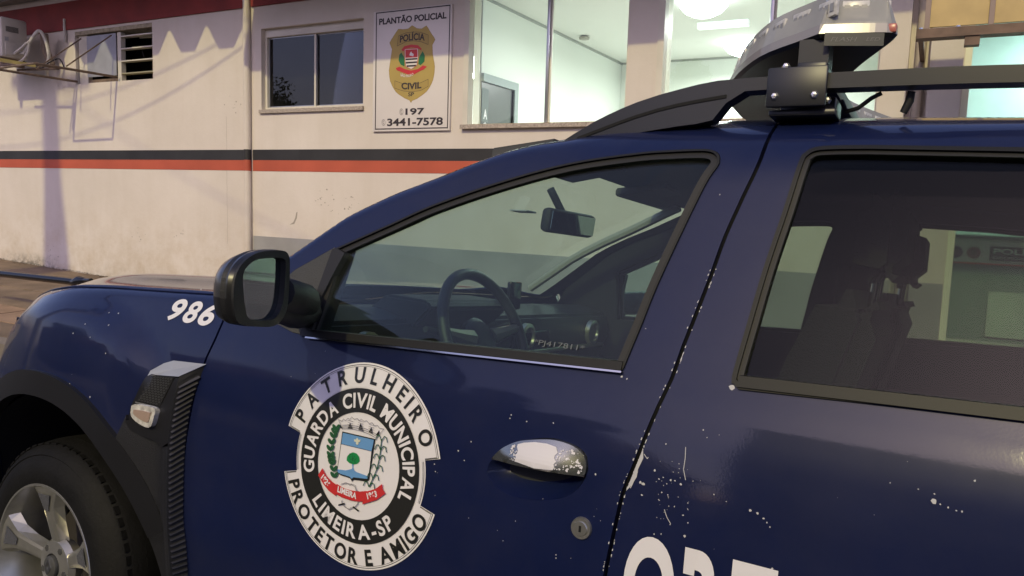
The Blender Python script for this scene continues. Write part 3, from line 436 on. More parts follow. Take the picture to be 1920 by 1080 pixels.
# nose and tail closing surfaces
ns = []
prof_n = [(.24, -.55, .40), (.30, -.70, .30), (.5, -.76, .27), (.72, -.775, .27), (.86, -.77, .28), (.95, -.72, .30)]
for z, x, ye in prof_n:
    row = []
    for k in range(25):
        s = 1-abs(k/12-1); y = S(-.62, z, False)+(.9-S(-.62, z, False))*s; row.append((-.62+(x+.62-.03)*(1-(1-s)**2.2), y if k <= 12 else 1.8-y, z if z < .95 else float(np.interp(s, [0, 1], [T(-.62)-.003, .87]))))
    ns.append(row)
loft('front_bumper', ns, PAINT)
for y0, y1 in ((.45, 1.35),):
    box('radiator_grille', (-.82, y0, .60), (-.77, y1, .80), BLKS, car, .01)
tl = [[(3.25+.10*(1-(abs(k/12-1))**2)*(1 if z < 1.0 else .5)+(0 if z < 1.0 else -.25*(z-1.0)), S(3.25, min(z, 1.38), False)+(1.8-2*S(3.25, min(z, 1.38), False))*k/24, z) for k in range(25)] for z in (.3, .6, .9, 1.1, 1.3, 1.41)]
loft('tailgate', tl, PAINT)
for side in (0, 1):
    pts = [(x, (S(x, 1.0, False)-.004) if not side else 1.8-S(x, 1.0, False)+.004) for x in (-.235, -.3, -.4, -.5, -.6)]
    vs = []; 
    for x, y in pts: vs += [(x, y, .86+.06*(x+.235)), (x, y, 1.005+.06*(x+.235)*2)]
    mk('headlight', vs, [(2*i, 2*i+1, 2*i+3, 2*i+2) for i in range(4)], mat('headlight_lens', (.5, .52, .55), .08, 0, .8), car, True)
box('underbody', (-.6, .3, .26), (3.1, 1.5, .36), MT['housing_black'], car)
# ---- interior
IB = MT['interior_black']; ID = mat('dash_black', (.028, .03, .032), .55, bump=.3, bscale=500)
def prism(name, prof, y0, y1, m, bev=.01, parent=car):
    bm = bmesh.new(); a = [bm.verts.new((x, y0, z)) for x, z in prof]; b = [bm.verts.new((x, y1, z)) for x, z in prof]; n = len(prof)
    bm.faces.new(a); bm.faces.new(b[::-1])
    for i in range(n): bm.faces.new((a[i], b[i], b[(i+1) % n], a[(i+1) % n]))
    bmesh.ops.recalc_face_normals(bm, faces=bm.faces)
    if bev: bmesh.ops.bevel(bm, geom=list(bm.edges), offset=bev, segments=2, affect='EDGES')
    return frombm(name, bm, m, parent, True)
dash = prism('dashboard', [(.52, .60), (.48, 1.07), (.60, 1.118), (.78, 1.128), (.88, 1.105), (.90, 1.03), (.86, .93), (.92, .82), (.80, .60)], .12, 1.68, ID)
prism('instrument_hood', [(.74, 1.12), (.80, 1.165), (.93, 1.16), (.95, 1.14), (.90, 1.09), (.80, 1.08)], .42, .80, ID, .008)
box('dash_trim_strip', (.895, .84, .985), (.912, 1.60, .997), SILV, car, .002); box('dash_trim_strip', (.895, .14, .985), (.912, .40, .997), SILV, car, .002)
for y in (.24, 1.0, 1.5):
    bm = lathe([(.0, 0), (.045, 0), (.045, .018), (.034, .02), (.032, .01), (.0, .01)], 20, axis='X', close=True); o = frombm('air_vent', bm, SILV, car, True); o.location = (.895, y, 1.04)
box('phone_holder', (.90, .86, 1.13), (.915, .93, 1.215), mat('dark_glossy', (.012, .013, .015), .1), car, .006, rot=None)
box('display_screen', (.885, .92, .92), (.905, 1.16, 1.06), MT['dark_glossy'], car, .006)
# steering wheel
sw = thing('steering_wheel', None, None, parent=car, loc=(1.005, .60, 1.065), rot=(0, R(-24), 0)); 
bm = bmesh.new(); tube([(0, .182*math.cos(2*math.pi*k/40), .182*math.sin(2*math.pi*k/40)) for k in range(41)], .0155, 10, bm, cap=False); bmesh.ops.remove_doubles(bm, verts=bm.verts, dist=.0005)
SWB = mat('leather_black', (.03, .032, .034), .38, bump=.2, bscale=400); frombm('rim', bm, SWB, sw, True)
bm = lathe([(.0, .0), (.05, .004), (.068, .016), (.07, .035), (.05, .05), (.0, .05)], 28, axis='X', close=True); o = frombm('airbag_cover', bm, SWB, sw, True); o.location = (-.055, 0, -.005); o.rotation_euler = (0, 0, 0)
for a in (8, 172, 270):
    c, s = math.cos(R(a)), math.sin(R(a)); bm = bmesh.new(); tube([(-.02, c*.05, s*.05), (-.012, c*.11, s*.11), (0, c*.178, s*.178)], .016, 8, bm, rs=[.026, .018, .012]); frombm('spoke', bm, SILV if a != 270 else SWB, sw, True)
otube('steering_column', [(.80, .60, 1.0), (.98, .60, 1.055)], .04, IB, car); otube('stalk', [(.95, .60, 1.06), (.95, .80, 1.09)], .008, IB, car); otube('stalk', [(.95, .60, 1.06), (.95, .40, 1.09)], .008, IB, car)
rm = box('rear_view_mirror', (-.018, -.125, -.036), (.018, .125, .036), IB, car, .014, loc=(1.035, .97, 1.405), rot=(0, R(6), R(-8)))
box('mirror_glass', (.0185, -.115, -.028), (.0195, .115, .028), mat('mirror_silver', (.40, .45, .46), .03, 1), rm)
otube('mirror_stalk', [(1.03, .95, 1.42), (1.0, .90, 1.50)], .012, IB, car); box('toll_tag', (.90, .84, 1.425), (.96, .90, 1.43), mat('grey_plastic', (.35, .36, .37), .5), car, .002)
prism('sun_visor', [(1.14, 1.525), (1.30, 1.545), (1.30, 1.53), (1.14, 1.50)], 1.06, 1.50, MT['headliner_grey'], .004); prism('sun_visor', [(1.14, 1.525), (1.30, 1.545), (1.30, 1.53), (1.14, 1.50)], .34, .76, MT['headliner_grey'], .004)
SEAT = mat('seat_fabric', (.03, .032, .038), .9, bump=.5, bscale=300)
for yc in (.55, 1.25):
    prism('seat_cushion', [(1.22, .50), (1.24, .68), (1.70, .62), (1.74, .45)], yc-.25, yc+.25, SEAT, .04)
    prism('seat_backrest', [(1.66, .60), (1.73, .60), (1.80, .62), (1.97, 1.22), (1.95, 1.27), (1.87, 1.27), (1.80, 1.10), (1.70, .75)], yc-.24, yc+.24, SEAT, .035)
    prism('headrest', [(1.90, 1.29), (1.90, 1.44), (1.94, 1.47), (1.99, 1.45), (1.99, 1.31), (1.96, 1.28)], yc-.14, yc+.14, SEAT, .03)
    otube('headrest_post', [(1.93, yc-.05, 1.2), (1.94, yc-.05, 1.32)], .007, CHR, car); otube('headrest_post', [(1.93, yc+.05, 1.2), (1.94, yc+.05, 1.32)], .007, CHR, car)
    otube('seat_belt', [(1.74, .21 if yc < 1 else 1.59, 1.35), (1.72, .20 if yc < 1 else 1.60, .7)], .02, mat('belt_black', (.02, .02, .02), .8), car)
prism('rear_bench', [(2.05, .5), (2.08, .66), (2.5, .62), (2.66, 1.15), (2.80, 1.15), (2.62, .5)], .2, 1.6, SEAT, .04)
box('parcel_shelf', (2.62, .16, 1.02), (3.2, 1.64, 1.05), IB, car)
# ---- door mirror
for side in (0, 1):
    A = np.array([1.0, -.045]); ab = np.array([-.31434109, .94931011]); nv = np.array([-.94931011, -.31434109])
    def M3(s, z, d): 
        p = A+ab*s+nv*d; return (p[0], p[1] if not side else 1.8-p[1], z)
    ring = [(-.275,1.196),(-.27,1.217),(-.247,1.238),(-.202,1.253),(-.13,1.258),(-.106,1.25),(-.099,1.23),(-.096,1.171),(-.104,1.144),(-.134,1.126),(-.185,1.126),(-.253,1.136),(-.272,1.165)]
    gl = [(-.25,1.202),(-.246,1.223),(-.216,1.239),(-.167,1.244),(-.128,1.245),(-.117,1.241),(-.113,1.206),(-.116,1.162),(-.136,1.14),(-.169,1.136),(-.223,1.142),(-.238,1.162)]
    ring = ccw(dedupe(catmull(ring, .008, True))); gl = ccw(dedupe(catmull(gl, .008, True)))
    mh = thing('door_mirror', None, None, parent=car)
    C = np.array([-.175, 1.185]); rows_ = []
    for d, sc, sh, zs in ((-.004, .985, 0, 0), (.0, 1.0, 0, 0), (.008, 1.012, 0, 0), (.026, .985, .004, 0), (.046, .90, .012, -.001), (.062, .76, .022, -.002), (.074, .52, .030, -.003), (.080, .18, .034, -.004)):
        rows_.append([M3(C[0]+(p[0]-C[0])*sc+sh, C[1]+(p[1]-C[1])*sc+zs, d) for p in ring])
    vs = [v for r_ in rows_ for v in r_]; n = len(ring); split = 0
    def capf(sel): return [(i*n+j, i*n+(j+1) % n, (i+1)*n+(j+1) % n, (i+1)*n+j) for i in range(len(rows_)-1) for j in range(n) if sel(i, j)]
    zm = [r_[1] for r_ in ring]
    up = lambda i, j: zm[j] > 1.178 and i >= 2
    mk('mirror_cap', vs, capf(up), mat('mirror_cap_black', (.03, .031, .031), .3, coat=.6, coatr=.12), mh, True)
    fcs = capf(lambda i, j: not up(i, j)); fcs.append(tuple((len(rows_)-1)*n+j for j in range(n))); mk('mirror_housing', vs, fcs, BLKS, mh, True)
    rg = sheet('mirror_bezel', ring, [gl], lambda p: M3(p[0], p[1], -.004), lambda p: M3(p[0], p[1], .02), BLK, mh)
    sheet('mirror_glass', gl, (), lambda p: M3(p[0], p[1], .006), lambda p: M3(p[0], p[1], .009), MT['mirror_silver'], mh)
    y = lambda v: v if not side else 1.8-v
    otube('mirror_foot', [(.875, y(.06), 1.150), (.93, y(.0), 1.158), (.985, y(-.085), 1.172), (1.0, y(-.125), 1.18)], .03, BLK, mh, 12, rs=[.036, .038, .034, .030])
    otube('mirror_arm', [(.90, y(.045), 1.135), (.935, y(-.02), 1.132), (.975, y(-.10), 1.145), (.985, y(-.16), 1.155)], .03, BLK, mh, rs=[.034, .030, .024, .020])
# ---- front fender vent (near side and far side)
RIDGE = catmull([(0.598,0.9583),(0.594,0.9235),(0.588,0.8699),(0.586,0.8052),(0.588,0.7517),(0.592,0.6985),(0.600,0.6104),(0.607,0.5131),(.612,.42),(.612,.33)], .02)
LEFT = catmull(D['v_left'], .01)
def zx(c, z): c = sorted(c, key=lambda p: p[1]); return float(np.interp(z, [p[1] for p in c], [p[0] for p in c]))
RIGHT = catmull([(0.6341,0.9879),(0.6201,0.9394),(0.6069,0.8892),(0.6010,0.8137),(0.6020,0.7394),(0.6092,0.6416),(0.6189,0.5767),(0.6224,0.522),(.626,.42),(.626,.33)], .02)
for side in (0, 1):
    L3 = lambda p, off: lift(off, side)(p)
    v = thing('fender_vent', None, None, parent=car)
    # lower cladding behind the arch, flat, up to the ridge
    pod = [tuple(p) for p in D['v_podbot']]
    zs_ = [.33+(.800-.33)*k/16 for k in range(17)]
    clad = [(zx(RIDGE, z), z) for z in zs_] + pod[::-1] + [(.43, .845)] + arcpts(AC0, .562, 62, 28, 8)[2:] + arcpts(AC0, .499, 28, -12, 14)
    clad = ccw(dedupe(clad)); rdg = lambda p: .010+.024*ss(zx(RIDGE, p[1])-.055, zx(RIDGE, p[1]), p[0])
    sheet('arch_cladding', clad, (), lambda p: L3(p, rdg(p)), lambda p: L3(p, -.02), BLK, v, .015, smooth=True)
    # side wall facing the door, and its ribs
    zz2 = [.33+(.985-.33)*k/40 for k in range(41)]; rz = lambda z: min(z, .9583)
    vs = [];
    for z in zz2: zr = .33+(z-.33)*(.9583-.33)/(.985-.33); vs += [L3((zx(RIDGE, zr), zr), .034), L3((zx(RIGHT, z), z), -.001)]
    mk('vent_side_wall', vs, [(2*i, 2*i+1, 2*i+3, 2*i+2) for i in range(40)], BLK, v, False)
    rv = []; rf = []
    for k in range(46):
        z = .36+k*.0133; zr = .33+(z-.33)*(.9583-.33)/(.985-.33); a = np.array(L3((zx(RIDGE, zr), zr), .031)); b = np.array(L3((zx(RIGHT, z), z), .004)); up_ = np.array([0, 0, .0035]); o_ = np.array([.006, 0, 0])
        s = len(rv); rv += [tuple(a-up_), tuple(a+up_), tuple(b-up_), tuple(b+up_), tuple(a+o_), tuple(b+o_)]; rf += [(s, s+2, s+5, s+4), (s+4, s+5, s+3, s+1)]
    mk('vent_ribs', rv, rf, BLKS, v, kind='stuff')
    # pod between left edge and ridge, silver cap on top
    podp = ccw(dedupe([tuple(p) for p in LEFT] + pod + [(zx(RIDGE, z), z) for z in (.81, .83, .85, .87, .89, .91, .93, .945, .9545)] + [(0.5116, 0.9494), (.49, .948)]))
    pf = lambda p: .012+.020*ss(.43, .60, p[0])
    sheet('vent_pod', podp, (), lambda p: L3(p, pf(p)), lambda p: L3(p, -.01), BLKS, v, .01, smooth=True)
    cap = [(.4771, .9408), (.4731, .9531), (.4988, .9727), (.5287, .9828), (.6388, .9888), (.598, .9583), (.5116, .9494)]
    offs = [.013, .006, .003, .003, .001, .036, .026]
    top3 = [L3(p, o_) for p, o_ in zip(cap, offs)]
    mid = L3((.55, .966), .019)
    vs = top3+[mid]; mk('vent_cap', vs, [(i, (i+1) % 7, 7) for i in range(7)]+[(4, 5, 6, 3)][:0], mat('cap_silver', (.60, .58, .50), .3, .6), v, False)
    # mesh grille: recessed dark plate with raised lozenge pattern
    mp4 = [tuple(p) for p in D['v_mesh']]
    def bil(a, b): 
        p = [np.array(q) for q in mp4]; return tuple((p[3]*(1-a)+p[2]*a)*(1-b)+(p[0]*(1-a)+p[1]*a)*b)
    sheet('grille_back', ccw(mp4), (), lambda p: L3(p, pf(p)+.001), lambda p: L3(p, pf(p)-.004), mat('housing_black', (0, 0, 0)), v, .02)
    gb = []; 
    for r_ in range(12):
        for c_ in range(7):
            a = (c_+.5+(.5 if r_ % 2 else 0))/7.5; b = (r_+.5)/12; w, h = .052, .028
            q = [bil(a-w, b), bil(a-.02, b+h), bil(a+.02, b+h), bil(a+w, b), bil(a+.02, b-h), bil(a-.02, b-h)]; qi = [tuple(np.array(q[i])*.55+np.array(bil(a, b))*.45) for i in range(6)]
            for i in range(6): j = (i+1) % 6; gb.append([q[i], q[j], qi[j], qi[i]])
    vs = []; fc = []
    for q in gb: s = len(vs); vs += [L3(p, pf(p)+.004) for p in q]; fc.append((s, s+1, s+2, s+3))
    mk('vent_mesh', vs, fc, mat('mesh_grey', (.05, .05, .048), .4), v, kind='stuff')
    lm = ccw(dedupe(catmull(D['v_lamp'], .006, True)))
    lamp = sheet('side_repeater', lm, (), lambda p: L3(p, pf(p)+.012+.0), lambda p: L3(p, pf(p)-.004), mat('clear_lens', (.62, .60, .55), .12, .25, .8, noise=.35, nscale=60), v, .012, smooth=True)
    ins = inset(lm, .012); sheet('lamp_reflector', ins, (), lambda p: L3(p, pf(p)+.0145), lambda p: L3(p, pf(p)+.01), mat('lens_amber', (.45, .33, .26), .2, .3), v, 0)
    e0, e1 = bil(-.02, -.06), bil(1.0, -.06); ps = polys('chrome_line', pline([e0, e1], .0035), SILV, v, lambda p: L3(p, pf(p)+.005))
# ---- door handle
def cupf(p): d = float(edist([p], hcup)[0]); return -.036*math.sin(min(1, d/.042)*math.pi/2)**.8
cupo = inset(hcup, -.0005)
hd = thing('door_handle', None, None, parent=car)
sheet('handle_cup', hcup, (), lambda p: lift(cupf(p))(p), None, PAINT, hd, .006, smooth=True)
hb = catmull([(1.407,.929),(1.425,.948),(1.447,.963),(1.47,.972),(1.519,.9815),(1.558,.978),(1.578,.966),(1.5845,.950),(1.5835,.935)], .006)
hbar = ccw(dedupe(hb+[(x, .929+(x-1.407)*.028+.0) for x in np.linspace(1.58, 1.41, 24)]))
def hbf(p):
    t = (p[0]-1.407)/.178; return .004+.018*math.sin(math.pi*min(1, max(0, t)))**.7*(1-.65*ss(.935, .985, p[1]))
HM = mat('handle_chrome_worn', (.30, .31, .28), .2, .9)
sheet('handle_bar', hbar, (), lambda p: lift(hbf(p))(p), lambda p: lift(hbf(p)-.012)(p), HM, hd, .006, smooth=True)
rn = random.Random(3); jag = [(1.462+rn.uniform(-.003, .003), .937+k*.0045) for k in range(7)]+[(1.47, .9685), (1.49, .973), (1.512, .9745), (1.530, .972)]+[(1.533+rn.uniform(-.003, .003), .964-k*.0046) for k in range(7)]+[(1.50, .9335)]
wm = mat('primer_white', (.62, .60, .63), .45)
sheet('worn_patch', ccw(dedupe(jag)), (), lambda p: lift(hbf(p)+.0008)(p), None, wm, hd, .006)
fl = []
for k in range(110):
    x = rn.choice([rn.uniform(1.536, 1.581), rn.uniform(1.536, 1.581), rn.uniform(1.448, 1.462)]); z = rn.uniform(.938, .972)
    if inpoly([(x, z)], inset(hbar, .004))[0]: s = rn.uniform(.0006, .0022); fl.append([(x+s*rn.uniform(.5, 1.4)*math.cos(a), z+s*rn.uniform(.5, 1.4)*math.sin(a)) for a in (0, 1.1, 2.2, 3.3, 4.4, 5.3)])
polys('worn_flecks', fl, wm, hd, lambda p: lift(hbf(p)+.0010)(p), kind='stuff')
polys('handle_lip', [ccw([(1.409, .9275), (1.584, .9330), (1.584, .9365), (1.409, .9315)])], CHR, hd, lambda p: lift(hbf(p)+.0015)(p), step=.01)
lk = frombm('lock_cylinder', lathe([(0, -.006), (.011, -.006), (.0125, -.004), (.017, -.004), (.018, 0), (.018, .01)], 28, axis='Y', close=True), mat('lock_metal', (.42, .41, .36), .3, .8), car, True)
lx, lz = 1.586, .850; lk.location = (lx, S(lx, lz)-.001, lz); box('keyhole', (-.002, -.0068, -.005), (.002, -.006, .005), MT['housing_black'], lk)
# ---- round crest on the door
bx, bz = D['badge_c']; B3 = lambda o_: (lambda p: lift(o_)((bx+p[0], bz+p[1])))
bd = thing('door_crest', None, None, parent=car, label='round white and black city guard crest')
sheet('crest_base', ccw(dens(circ(.162, 72), .02)), (), B3(.0012), None, WHT, bd, .02, nrm=lambda p: snrm((bx+p[0], bz+p[1])))
for a0, a1 in ((14.8, 167.0), (-165.5, -14.8)):
    sheet('crest_banner', ccw(ringsec(.150, .197, a0, a1, 50)), (), B3(.0020), None, WHT, bd, .02, nrm=lambda p: snrm((bx+p[0], bz+p[1])))
    for q0, q1 in ((.1925, .1937), (.1895, .1901)):
        e = .45 if q0 > .19 else .9
        polys('crest_line', [ccw(ringsec(q0, q1, a0+e, a1-e, 60))]+pline([(c*math.cos(R(a_)), c*math.sin(R(a_))) for a_ in (a0+e,) for c in (.163, q1)], .001)+pline([(c*math.cos(R(a_)), c*math.sin(R(a_))) for a_ in (a1-e,) for c in (.163, q1)], .001), BKV, bd, B3(.0026))
for a0, a1 in ((-14, 14), (167.6, 193.8)): polys('crest_line', [ccw(ringsec(.1585, .1595, a0, a1, 16)), ccw(ringsec(.1558, .1563, a0, a1, 16))], BKV, bd, B3(.0026))
sheet('crest_ring', ccw(circ(.1485, 72)), [circ(.1025, 60)], B3(.0030), None, BKV, bd, .02, nrm=lambda p: snrm((bx+p[0], bz+p[1])))
for it_, m_, o_ in ((arc_items('PATRULHEIRO', .1735, 161.5, 19.5, .0285, .026, wid=.92), BKV, .0034), (arc_items('PROTETOR E AMIGO', .1735, -160.5, -18.5, .0285, .030, True, .90), BKV, .0034),
    (arc_items('GUARDA CIVIL MUNICIPAL', .1253, 197.5, -20.5, .0265, .028, wid=.90), WHT, .0038), (arc_items('LIMEIRA-SP', .1253, -141.5, -40, .0265, .030, True, .94), WHT, .0038)):
    textmesh('crest_lettering', it_, m_, bd, B3(o_))
V_ = lambda nm, c, r_=.4: mat(nm, c, r_)
DG = V_('crest_grey', (.22, .21, .22)); LB = V_('crest_blue', (.13, .30, .56)); GR = V_('crest_green', (.01, .22, .06)); DGR = V_('crest_dark_green', (.02, .09, .035)); RD = V_('crest_red', (.52, .03, .03))
polys('shield_outline', [ccw(D['sh_out'])], BKV, bd, B3(.0034)); polys('shield_field', [ccw(D['sh_mid'])], WHT, bd, B3(.0040)); polys('shield_chief', [ccw(D['sh_top'])], LB, bd, B3(.0040))
polys('shield_river', [ccw(D['sh_low'])], LB, bd, B3(.0044)); polys('shield_lines', pline([D['sh_top'][0], D['sh_top'][1]], .0008)+pline([D['sh_top'][3], D['sh_top'][2]], .0008)+pline([D['sh_top'][0], D['sh_mid'][3]], .0008)+pline([D['sh_top'][1], D['sh_mid'][2]], .0008), BKV, bd, B3(.0048))
polys('shield_tree', [ccw(D['tree'])], GR, bd, B3(.0050)); polys('shield_trunk', [ccw(D['trunk'])], LB, bd, B3(.0049)); polys('shield_lily', [ccw(D['fleur'])], V_('crest_pale', (.6, .62, .5)), bd, B3(.0050))
tc_ = np.mean(D['tree'], axis=0); polys('tree_dots', [circ(.0011, 6, tc_[0]+rn.uniform(-.009, .009), tc_[1]+rn.uniform(-.008, .008)) for _ in range(26)], DGR, bd, B3(.0053), kind='stuff')
polys('crown_base', sum([pline([(x, z+dz) for x, z in catmull(D['crown0'], .01)], .0009) for dz in (0, .0035, .007)], [])+pline(D['crown1'], .0009), DG, bd, B3(.0042))
dd = D['door']; polys('crown_gates', [[dd[0], dd[1], (dd[0][0]+.001, dd[1][1])], [dd[2], dd[3], dd[4]], [dd[5], dd[6], dd[7]], [dd[8], dd[9], dd[10]], [dd[11], dd[12], (dd[12][0]+.001, dd[11][1])]], BKV, bd, B3(.0042))
polys('crown_bricks', pline([(dd[3][0]-.006, dd[3][1]+.004), (dd[3][0]+.006, dd[3][1]+.003)], .0006)+sum([pline([(dd[k][0]-.007, dd[k][1]-.004*j), (dd[k][0]+.007, dd[k][1]-.004*j-.001)], .0006) for k in (3, 6, 9) for j in (-1, 0, 1)], []), DG, bd, B3(.0041))
lv = []
lf = catmull(D['leafl'], .0075)
for i, (x, z) in enumerate(lf):
    for sd in (-1, 1):
        a = math.pi/2+sd*.75+.15; L = .0135; w = .0042; cx, cz = x+math.cos(a)*L*.5, z+math.sin(a)*L*.5
        lv.append([(cx+math.cos(t)*L*.55*math.cos(a)-math.sin(t)*w*math.sin(a), cz+math.cos(t)*L*.55*math.sin(a)+math.sin(t)*w*math.cos(a)) for t in np.linspace(0, 2*math.pi, 9)[:-1]])
polys('laurel_branch', [ccw(l_) for l_ in lv]+pline(D['leafl'], .0012), DGR, bd, B3(.0046))
cs = catmull(D['corn'], .014); cv = pline(D['corn'], .0022)
for i, (x, z) in enumerate(cs):
    for sd in (-1, 1): cv += pline([(x, z), (x+sd*.006, z+.009), (x+sd*.011, z+.008), (x+sd*.0145, z-.001)], .0019)
polys('corn_stalk', cv, DGR, bd, B3(.0046))
polys('crest_cog', pline(catmull(D['gear'], .004), .0012)+pline([(x+(.003 if i % 2 else -.002), z+(.002 if i % 3 else -.003)) for i, (x, z) in enumerate(catmull(D['gear'], .005))], .0008), DG, bd, B3(.0042))
polys('crest_sticks', [ccw(D['stick'][:4]), ccw(D['stick'][4:])], BKV, bd, B3(.0043))
polys('crest_ribbon', [ccw(D['rib_l']), ccw(D['rib_m']), ccw(D['rib_r'])], RD, bd, B3(.0052))
tx = D['txt']
for it_ in (line_items('1826', tx[0][0]-.001, tx[0][1]-.001, tx[0][0]+.0245, .0105, .04, ang=-.62), line_items('LIMEIRA', tx[2][0]+.0015, tx[2][1]-.0035, tx[2][0]+.0505, .0105, .04, ang=-.075), line_items('1863', tx[4][0], tx[4][1]-.002, tx[4][0]+.025, .0105, .04, ang=.42)):
    textmesh('ribbon_lettering', it_, WHT, bd, B3(.0056))
# ---- other lettering, chips and scratches
def shtext(txt, x0, z0, x1, h, bold, shear): return line_items(txt, x0, z0, x1, h, bold, shear)
it = []
for i, ch in enumerate('986'): it += shtext(ch, .459+i*.054, 1.0725, .459+i*.054+.052, .0465, .03, .25)
textmesh('unit_number', it, WHT, car, lift(.0012))
it = []
for ch, x0, x1 in (('O', 1.665, 1.7465), ('R', 1.7575, 1.822), ('T', 1.829, 1.893), ('O', 1.902, 1.985)): it += shtext(ch, x0, .722, x1, .134, .035, 0)
textmesh('side_lettering', it[:3], WHT, car, lift(.0012))
CHIP = mat('paint_chip_white', (.46, .46, .47), .6); cl = []
for x, z, r_ in D['chips']:
    ph = rn.uniform(0, 6); cl.append([(x+r_*rn.uniform(.5, 1.15)*math.cos(a+ph), z+r_*rn.uniform(.5, 1.2)*math.sin(a+ph)) for a in np.linspace(0, 2*math.pi, 8)[:-1]])
for k in range(4): cl += pline(D['scr%d' % k], .0011)
for sgn, n_ in ((-1, 34), (1, 62)):
    for k in range(n_):
        z = rn.uniform(.78, 1.30) if rn.random() < .75 else rn.uniform(.9, 1.0); x = float(np.interp(z, [p[1] for p in bs[::-1]], [p[0] for p in bs[::-1]]))+sgn*(G+rn.uniform(.0006, .0014)); h = rn.uniform(.0008, .0045); w = rn.uniform(.0004, .0011); sl = (1.742-1.70)/(1.34-1.1)*h
        cl.append([(x-w, z), (x+w, z+rn.uniform(-.0005, .0005)), (x+w*.6+sl, z+h), (x-w+sl, z+h*.9)])
rx = lambda z: float(np.interp(z, [p[1] for p in bs[::-1]], [p[0] for p in bs[::-1]]))+G+.0004
cl.append([(rx(.925), .925), (rx(.94)+.004, .935), (rx(.955)+.0065, .95), (rx(.965)+.004, .962), (rx(.985)+.005, .98), (rx(.995), .995), (rx(.96), .96)])
for k in range(38):
    x = 1.70+abs(rn.gauss(0, .035)); z = rn.gauss(.93, .03); s = rn.uniform(.0004, .0014); cl.append([(x+s*rn.uniform(.5, 1.5)*math.cos(a), z+s*rn.uniform(.4, 1.3)*math.sin(a)) for a in (0, 1.2, 2.4, 3.6, 4.9)])
for k in range(24):
    x = rn.uniform(.75, 2.1); z = rn.uniform(.78, 1.06); s = rn.uniform(.0003, .0009); cl.append([(x+s*math.cos(a), z+s*rn.uniform(.6, 1.8)*math.sin(a)) for a in (0, 1.5, 3.1, 4.7)])
polys('paint_chips', [ccw(c) for c in cl], CHIP, car, lambda p: (p[0], S(p[0], p[1])-.0009, p[1]), kind='stuff')
# ---- etched number on the glass
textmesh('etched_number', line_items('*PJ417811*', 1.435, 1.128, 1.535, .0085, 0), mat('etch', (.12, .135, .14), .8), car, lift(-.0085))
# ---- roof rails, light bar
for side in (0, 1):
    y = (lambda v: v) if not side else (lambda v: 1.8-v)
    up = catmull([(1.358,1.515),(1.434,1.558),(1.52,1.593),(1.603,1.614),(1.672,1.626),(1.757,1.6285),(1.85,1.630),(2.135,1.627),(2.5,1.608),(2.9,1.565),(3.02,1.525)], .03)
    lo = catmull([(2.98,1.515),(2.88,1.535),(2.5,1.583),(2.14,1.600),(1.857,1.604),(1.759,1.606),(1.722,1.605),(1.69,1.585),(1.668,1.555),(1.6,1.545),(1.5,1.53),(1.42,1.51)], .03)
    rl = ccw(dedupe(up+lo)); yc = .262
    sheet('roof_rail', rl, (), lambda p: (p[0], y(yc-.016), p[1]), lambda p: (p[0], y(yc+.022), p[1]), mat('rail_satin', (.02, .021, .023), .33), car, 0)
    rs_ = catmull([(1.40,1.524),(1.52,1.564),(1.60,1.583),(1.69,1.596)], .03); sheet('rail_shadow_line', ccw(dedupe([(x, z+.004) for x, z in rs_]+[(x, z-.002) for x, z in rs_[::-1]])), (), lambda p: (p[0], y(yc-.018), p[1]), lambda p: (p[0], y(yc-.012), p[1]), MT['housing_black'], car, 0)
lb = thing('light_bar', None, None, parent=car, label='arrow shaped light bar, clear lens on a black base')
tipF, tipR = (1.833, .271), (1.951, .305)
frontc = catmull([(1.833, .271), (1.80, .30), (1.708, .385), (1.62, .535), (1.56, .70), (1.54, .90)], .03)
rearc = catmull([(1.953, .310), (1.945, .335), (1.905, .42), (1.862, .52), (1.80, .70), (1.78, .90)], .03)
half = frontc + rearc[::-1]; tip = catmull([rearc[0], (1.946, .296), (1.92, .287), (1.833, .271)], .01)
loop = frontc[:-1]+[(x, 1.8-y_) for x, y_ in frontc[::-1]]+[(x, 1.8-y_) for x, y_ in tip[1:-1][::-1]]+[(x, 1.8-y_) for x, y_ in rearc]+rearc[::-1][1:]+tip[1:-1]
loop = ccw(dedupe(loop)); Z0 = 1.70
LBC = np.array([1.72, .9])
def sc_(p, s): return (LBC[0]+(p[0]-LBC[0])*s, LBC[1]+(p[1]-LBC[1])*s)
def lay(name, z0, z1, s0, s1, m, hol=()):
    lp0 = inset(loop, s0); lp1 = inset(loop, s1); n = len(lp0); vs = [(p[0], p[1], z0) for p in lp0]+[(p[0], p[1], z1) for p in lp1]; fc = [(i, (i+1) % n, n+(i+1) % n, n+i) for i in range(n)]
    V1, T1, _ = fill(lp0); s = len(vs); vs += [(q[0], q[1], z0) for q in V1]; fc += [(a+s, c+s, b+s) for a, b, c in orient(V1, T1)]
    V1, T1, _ = fill(lp1); s = len(vs); vs += [(q[0], q[1], z1) for q in V1]; fc += [tuple(i+s for i in t) for t in orient(V1, T1)]
    return mk(name, vs, fc, m, lb)
lay('base', Z0-.002, Z0+.004, .006, .0, mat('housing_satin', (.012, .012, .013), .45))
lay('lower_rim', Z0+.0045, Z0+.021, .0, .002, mat('rim_clear_grey', (.30, .28, .27), .25, 0, .6))
lay('inner_tray', Z0+.022, Z0+.030, .02, .02, mat('tray_white', (.5, .48, .44), .5))
lay('lens', Z0+.0215, Z0+.078, .003, .022, MT['lens_clear'])
LED = mat('led_module', (.5, .49, .47), .3, noise=.3, nscale=90); LED2 = mat('led_dark', (.28, .28, .28), .3)
ins_l = inset(loop, .018); pr = [p for p in ins_l if True]; acc = 0; last = None
